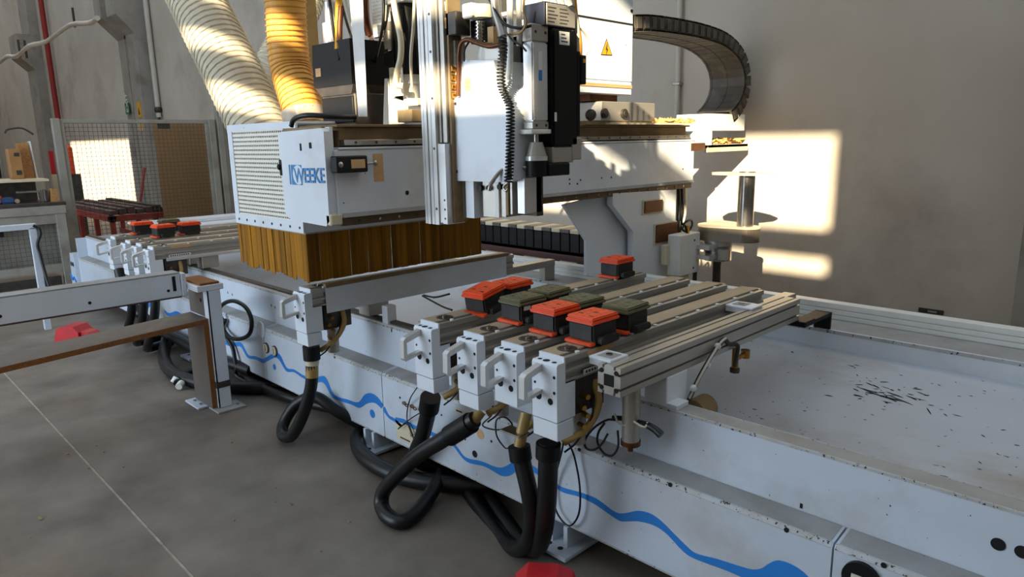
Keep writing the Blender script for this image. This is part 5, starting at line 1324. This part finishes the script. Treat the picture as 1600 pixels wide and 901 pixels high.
B().ball((-2.77, 3.42, 1.79), 0.035, 12).obj('dome', 'dark_steel', t)
B().box(-2.98, -2.76, 3.36, 4.1, 1.733, 1.755).obj('base_plate', 'brown_dust', t)
t = thing('carriage_sheet', 'pale wood-dusted sheet lying on the beam top beside the control box', 'sheet', (-2.8, 4.2, 1.735))
B().box(-2.86, -2.72, 3.55, 4.52, 1.7335, 1.745).obj('sheet', 'cream', t)
t = thing('chain_bracket', 'white box bracket at the foot of the cable chain', 'bracket', (-2.65, 4.75, 1.69))
B().box(-3.05, -2.76, 4.80, 5.33, 1.690, 1.815, 0.004).obj('box', 'white', t)
B().box(-2.95, -2.755, 4.58, 4.83, 1.585, 1.690, 0.003).obj('stand', 'paint_clean', t)
B().box(-2.98, -2.77, 4.80, 5.42, 1.565, 1.590, 0.003).box(-2.80, -2.77, 4.80, 5.42, 1.535, 1.59).obj('arm', 'cream', t)
B().box(-2.81, -2.745, 4.53, 4.72, 1.55, 1.605, 0.004).obj('terminal', 'copper', t)
random.seed(11)
wc = B()
for k in range(170):
    if k < 70:
        c = Vector((random.uniform(-2.85, -2.73), random.uniform(4.05, 4.52), 1.747 + random.uniform(0, 0.02)))
    else:
        c = Vector((random.uniform(-2.96, -2.78), random.uniform(4.85, 5.38), 1.593 + random.uniform(0, 0.035)))
    d = Vector((random.uniform(-1, 1), random.uniform(-1, 1), random.uniform(-0.3, 0.3))).normalized() * random.uniform(0.015, 0.05)
    s_ = Vector((d.y, -d.x, 0.2)).normalized() * 0.006
    u_ = Vector((0, 0, 0.003))
    wc.add([c - d - s_, c + d - s_, c + d + s_, c - d + s_, c - d - s_ + u_, c + d - s_ + u_, c + d + s_ + u_, c - d + s_ + u_], [(0, 1, 2, 3), (4, 7, 6, 5), (0, 4, 5, 1), (1, 5, 6, 2), (2, 6, 7, 3), (3, 7, 4, 0)])
o = wc.obj('wood_shavings', 'chips', kind='stuff')
o['label'] = 'loose wood shavings lying on the beam end and chain bracket'
o['category'] = 'shavings'

# ---------------------------------------------------------------- cable chain
t = thing('cable_chain', 'dark plastic cable chain arching from the control box over to its bracket', 'cable chain', (-2.7, 4.9, 1.8))
path = [(-2.760, 3.840, 2.354), (-2.760, 4.035, 2.373), (-2.760, 4.337, 2.381), (-2.760, 4.668, 2.377), (-2.760, 4.986, 2.347), (-2.760, 5.218, 2.263), (-2.760, 5.334, 2.133), (-2.760, 5.339, 1.989), (-2.760, 5.248, 1.866), (-2.760, 5.106, 1.782)]
PP = even_path(path, 0.084)
xa0, xa1 = -3.06, -2.76
for i in range(len(PP) - 1):
    a, b_ = PP[i], PP[i + 1]
    d = (b_ - a).normalized()
    nrm = Vector((0, -d.z, d.y))
    h2 = 0.052
    def Q(xx, s_, n_):
        v = a + d * s_ * (b_ - a).length + nrm * n_
        return (xx, v.y, v.z)
    l = B()
    for (u0, u1) in ((xa1 - 0.018, xa1), (xa0, xa0 + 0.018)):
        l.add([Q(u0, 0.06, -h2), Q(u0, 0.94, -h2), Q(u0, 0.94, h2), Q(u0, 0.06, h2), Q(u1, 0.06, -h2), Q(u1, 0.94, -h2), Q(u1, 0.94, h2), Q(u1, 0.06, h2)], [(0, 1, 2, 3), (7, 6, 5, 4), (0, 4, 5, 1), (1, 5, 6, 2), (2, 6, 7, 3), (3, 7, 4, 0)])
    for n0, n1 in ((-h2 + 0.004, -h2 + 0.012), (h2 - 0.012, h2 - 0.004)):
        l.add([Q(xa0, 0.06, n0), Q(xa0, 0.94, n0), Q(xa0, 0.94, n1), Q(xa0, 0.06, n1), Q(xa1, 0.06, n0), Q(xa1, 0.94, n0), Q(xa1, 0.94, n1), Q(xa1, 0.06, n1)], [(0, 1, 2, 3), (7, 6, 5, 4), (0, 4, 5, 1), (1, 5, 6, 2), (2, 6, 7, 3), (3, 7, 4, 0)])
    xm_ = (xa0 + xa1) / 2
    l.add([Q(xm_ - 0.004, 0.0, -h2 + 0.001), Q(xm_ + 0.004, 0.0, -h2 + 0.001), Q(xm_ + 0.004, 1.0, -h2 + 0.001), Q(xm_ - 0.004, 1.0, -h2 + 0.001), Q(xm_ - 0.004, 0.0, -h2 + 0.012), Q(xm_ + 0.004, 0.0, -h2 + 0.012), Q(xm_ + 0.004, 1.0, -h2 + 0.012), Q(xm_ - 0.004, 1.0, -h2 + 0.012)], [(0, 1, 2, 3), (7, 6, 5, 4), (0, 4, 5, 1), (1, 5, 6, 2), (2, 6, 7, 3), (3, 7, 4, 0)])
    # raised panel on the visible side
    l.add([Q(xa1, 0.2, -h2 * 0.6), Q(xa1, 0.8, -h2 * 0.6), Q(xa1, 0.8, h2 * 0.6), Q(xa1, 0.2, h2 * 0.6), Q(xa1 + 0.009, 0.2, -h2 * 0.6), Q(xa1 + 0.009, 0.8, -h2 * 0.6), Q(xa1 + 0.009, 0.8, h2 * 0.6), Q(xa1 + 0.009, 0.2, h2 * 0.6)], [(0, 1, 2, 3), (7, 6, 5, 4), (0, 4, 5, 1), (1, 5, 6, 2), (2, 6, 7, 3), (3, 7, 4, 0)])
    l.obj('link', 'chain', t)

# ---------------------------------------------------------------- electrics box and dust drum by the rear leg
t = thing('electrics_box', 'pale grey electrics box on a thin pole beside the gantry leg', 'electrics box', (-2.62, 4.3, 0.7))
a, b_ = (-2.600, 4.185, 0.989), (-2.600, 4.446, 0.702)
bx_ = B().box(-2.70, -2.60, a[1], b_[1], b_[2], a[2], 0.005).obj('box', 'white', t)
for q in ((-2.600, 4.370, 0.938), (-2.600, 4.366, 0.741)):
    B().cyl((-2.601, q[1], q[2]), (-2.597, q[1], q[2]), 0.008, n=8).obj('screw', 'dark_steel', bx_)
B().cyl((-2.65, b_[1] + 0.03, 0), (-2.65, b_[1] + 0.03, 0.98), 0.016, n=10).obj('pole', 'dark_steel', t)
B().box(-2.72, -2.68, a[1] - 0.05, a[1] + 0.03, 0.78, 0.92, 0.004).obj('bracket', 'cream', t)
B().box(-2.68, -2.62, a[1] + 0.05, a[1] + 0.16, b_[2] - 0.03, b_[2], 0.004).cyl((-2.65, a[1] + 0.11, b_[2] - 0.06), (-2.65, a[1] + 0.11, b_[2] - 0.03), 0.014, n=10).obj('gland', 'cream', t)
B().tube([(-2.660, 4.280, 1.144), (-2.650, 4.285, 1.055), (-2.640, 4.318, 1.071), (-2.640, 4.385, 1.074), (-2.640, 4.396, 1.036), (-2.640, 4.339, 0.997), (-2.640, 4.271, 1.022), (-2.640, 4.303, 1.045), (-2.630, 4.324, 0.981)], 0.008, 8, 6).obj('cable_curl', 'rubber', t)
B().tube([(-2.630, 4.328, 1.044), (-2.630, 4.331, 0.998), (-2.630, 4.324, 0.972)], 0.011, 6, 4).obj('earth_lead', 'yellow', t)
t = thing('leg_cables', 'black and grey cables dropping behind the gantry leg', 'cables', (-2.8, 4.42, 0.9))
for k, (u, m_) in enumerate(((1060, 'rubber'), (1065, 'rubber'), (1070, 'conduit'))):
    pl_ = [Vector((-2.820, 4.492, 1.304)) + Vector((0, k * 0.04, 0)), Vector((-2.820, 4.511, 1.116)) + Vector((0, k * 0.04, 0)), Vector((-2.820, 4.500, 1.013)) + Vector((0, k * 0.03, 0)), Vector((-2.820, 4.487, 0.786)) + Vector((0, k * 0.01, 0))]
    B().tube(pl_, 0.014, 8, 6).obj('cable', m_, t)
t = thing('dust_drum', 'rounded dusty arm with an upright steel post on a clamped cylinder', 'machine arm', (-2.45, 4.6, 0.7))
st = []
cxa, cxb, ra, rb = -2.555, -2.335, 0.135, 0.095
for k in range(17):
    a = math.pi / 2 + math.pi * k / 16
    st.append((cxa + ra * math.cos(a), 4.60 + ra * math.sin(a)))
for k in range(17):
    a = -math.pi / 2 + math.pi * k / 16
    st.append((cxb + rb * math.cos(a), 4.60 + rb * math.sin(a)))
B().prism(st, 'z', 0.925, 1.025).obj('arm_body', 'drum', t)
B().prism([(cxa + (q[0] - cxa) * 1.015, 4.6 + (q[1] - 4.6) * 1.03) for q in st], 'z', 1.02, 1.032).obj('arm_lid', 'cream', t)
B().cyl((-2.345, 4.60, 1.03), (-2.345, 4.60, 1.41), 0.056, n=24).obj('post', 'steel', t)
pl_ = [(-2.60, 4.57), (-2.57, 4.53), (-2.45, 4.52), (-2.38, 4.50), (-2.25, 4.53), (-2.15, 4.57), (-2.13, 4.61), (-2.22, 4.66), (-2.36, 4.70), (-2.50, 4.69), (-2.58, 4.64)]
B().prism(pl_, 'z', 1.385, 1.402).obj('chip_plate', 'cream', t)
B().cyl((-2.545, 4.60, 0.885), (-2.545, 4.60, 0.925), 0.105, n=24).obj('upper_ring', 'alu_bright', t)
B().cyl((-2.545, 4.60, 0.775), (-2.545, 4.60, 0.885), 0.098, n=24).obj('cylinder', 'steel', t)
B().box(-2.49, -2.42, 4.50, 4.54, 0.79, 0.87, 0.004).obj('clamp', 'alu', t)
B().box(-2.66, -2.50, 4.40, 4.56, 0.80, 0.83).box(-2.66, -2.50, 4.40, 4.56, 0.87, 0.90).obj('mount_arm', 'alu_bright', t)
B().cyl((-2.545, 4.60, 0.0), (-2.545, 4.60, 0.775), 0.03, n=12).obj('stand_pole', 'dark_steel', t)

# ---------------------------------------------------------------- rear cable tray behind the bed
t = thing('cable_tray', 'maroon steel cable tray on posts behind the bed', 'cable tray', (-3.6, 4.2, 0))
a, b_ = (-4.441, 4.050, 0.830), (-3.324, 4.050, 0.867)
B().box(-5.0, -3.18, 4.05, 4.30, 0.78, 0.80).box(-5.0, -3.18, 4.05, 4.06, 0.73, 0.80).obj('tray', 'maroon', t)
for u in (-4.62, -4.15, -3.75, -3.45):
    B().box(u, u + 0.07, 4.10, 4.16, 0.0, 0.76).obj('post', 'maroon', t)
t = thing('lower_cable_chain', 'flat black cable chain lying in the tray behind the bed', 'cable chain', (-4, 4.2, 0.8))
for k in range(16):
    x = -4.72 + k * 0.095
    zz = 0.995 - (0.06 if k == 0 else 0)
    B().box(x, x + 0.088, 4.06, 4.28, 0.80, zz - 0.05, 0.004).obj('side_link', 'black', t)
    B().box(x, x + 0.088, 4.055, 4.285, zz - 0.05, zz - 0.02, 0.004).obj('cover_link', 'chips' if k == 15 else 'cream' if k % 2 else 'chain', t)

# strip of wood in the trough
t = thing('wood_strip', 'orange-brown wooden strip lying in the bed trough at the right', 'strip', (-0.5, 2.2, 0.37))
a, b_ = (-0.750, 2.812, 0.400), (-0.428, 2.812, 0.400)
B().box(a[0], b_[0], a[1] - 0.012, a[1] + 0.012, 0.356, 0.41, 0.003).obj('strip', 'edge', t)
B().box(b_[0] - 0.02, b_[0], a[1] - 0.02, a[1] + 0.02, 0.356, 0.412, 0.003).obj('end_block', 'edge', t)
# wall box
t = thing('wall_hatch', 'small framed hatch low on the grey wall behind the rear rail', 'hatch', (-1.361, 5.490, 0.396))
a, b_ = (-1.443, 5.500, 0.419), (-1.287, 5.500, 0.397)
B().box(a[0], b_[0], 5.488, 5.5, b_[2], a[2] + 0.01).obj('frame', 'dark_steel', t)
B().box(a[0] + 0.06, b_[0] - 0.04, 5.484, 5.489, b_[2] + 0.01, a[2]).obj('cover', 'column', t)

# small debris on the concrete
db = B()
for q, s_ in (((-3.614, 0.511, 0.000), 0.012), ((-4.321, 0.923, 0.000), 0.006), ((-4.316, 0.780, -0.000), 0.009), ((-4.196, 0.926, 0.000), 0.007), ((-4.033, 0.812, 0.000), 0.008), ((-3.913, 0.944, 0.000), 0.007), ((-2.891, 1.369, 0.000), 0.006), ((-2.954, 1.121, 0.000), 0.006), ((-2.450, 1.266, 0.000), 0.007), ((-3.805, 1.474, 0.000), 0.012), ((-3.100, 1.393, 0.000), 0.005), ((-2.560, 1.472, 0.000), 0.006)):
    db.box(q[0] - s_ * 1.6, q[0] + s_ * 1.6, q[1] - s_ * 0.5, q[1] + s_ * 0.5, 0.0, 0.004)
o = db.obj('debris', 'brown_dust', kind='stuff')
o['label'] = 'scattered small brown wood crumbs on the concrete floor'
o['category'] = 'debris'
# more leads running up from the units on the beam
for lbl, pl, mm, rr in (
    ('black lead rising behind the guide bar', [(-3.301, 2.060, 2.391), (-3.225, 2.040, 2.257), (-3.139, 2.020, 2.124), (-3.088, 2.000, 1.998)], 'rubber', 0.007),
    ('grey lead rising beside the black one behind the guide bar', [(-3.238, 2.050, 2.380), (-3.189, 2.040, 2.267), (-3.128, 2.030, 2.154), (-3.091, 2.020, 2.045)], 'alu', 0.006),
    ('black lead hanging right of the cable gland', [(-2.829, 2.000, 2.314), (-2.852, 2.000, 2.178), (-2.977, 2.050, 2.081), (-3.091, 2.100, 2.019)], 'rubber', 0.007),
    ('cream lead bowing left of the aluminium column', [(-2.536, 1.950, 2.264), (-2.555, 1.950, 2.138), (-2.610, 1.970, 2.013), (-2.650, 2.000, 1.894)], 'cream', 0.007),
    ('black lead crossing above the white cover', [(-2.113, 1.970, 2.204), (-2.058, 1.970, 2.127), (-2.021, 1.980, 2.081), (-1.965, 2.000, 2.063), (-1.924, 2.020, 2.069)], 'rubber', 0.006)):
    cable(lbl, pl, rr, mm, name='lead')
for o in bpy.data.objects:
    if '_loc' in o:
        del o['_loc']
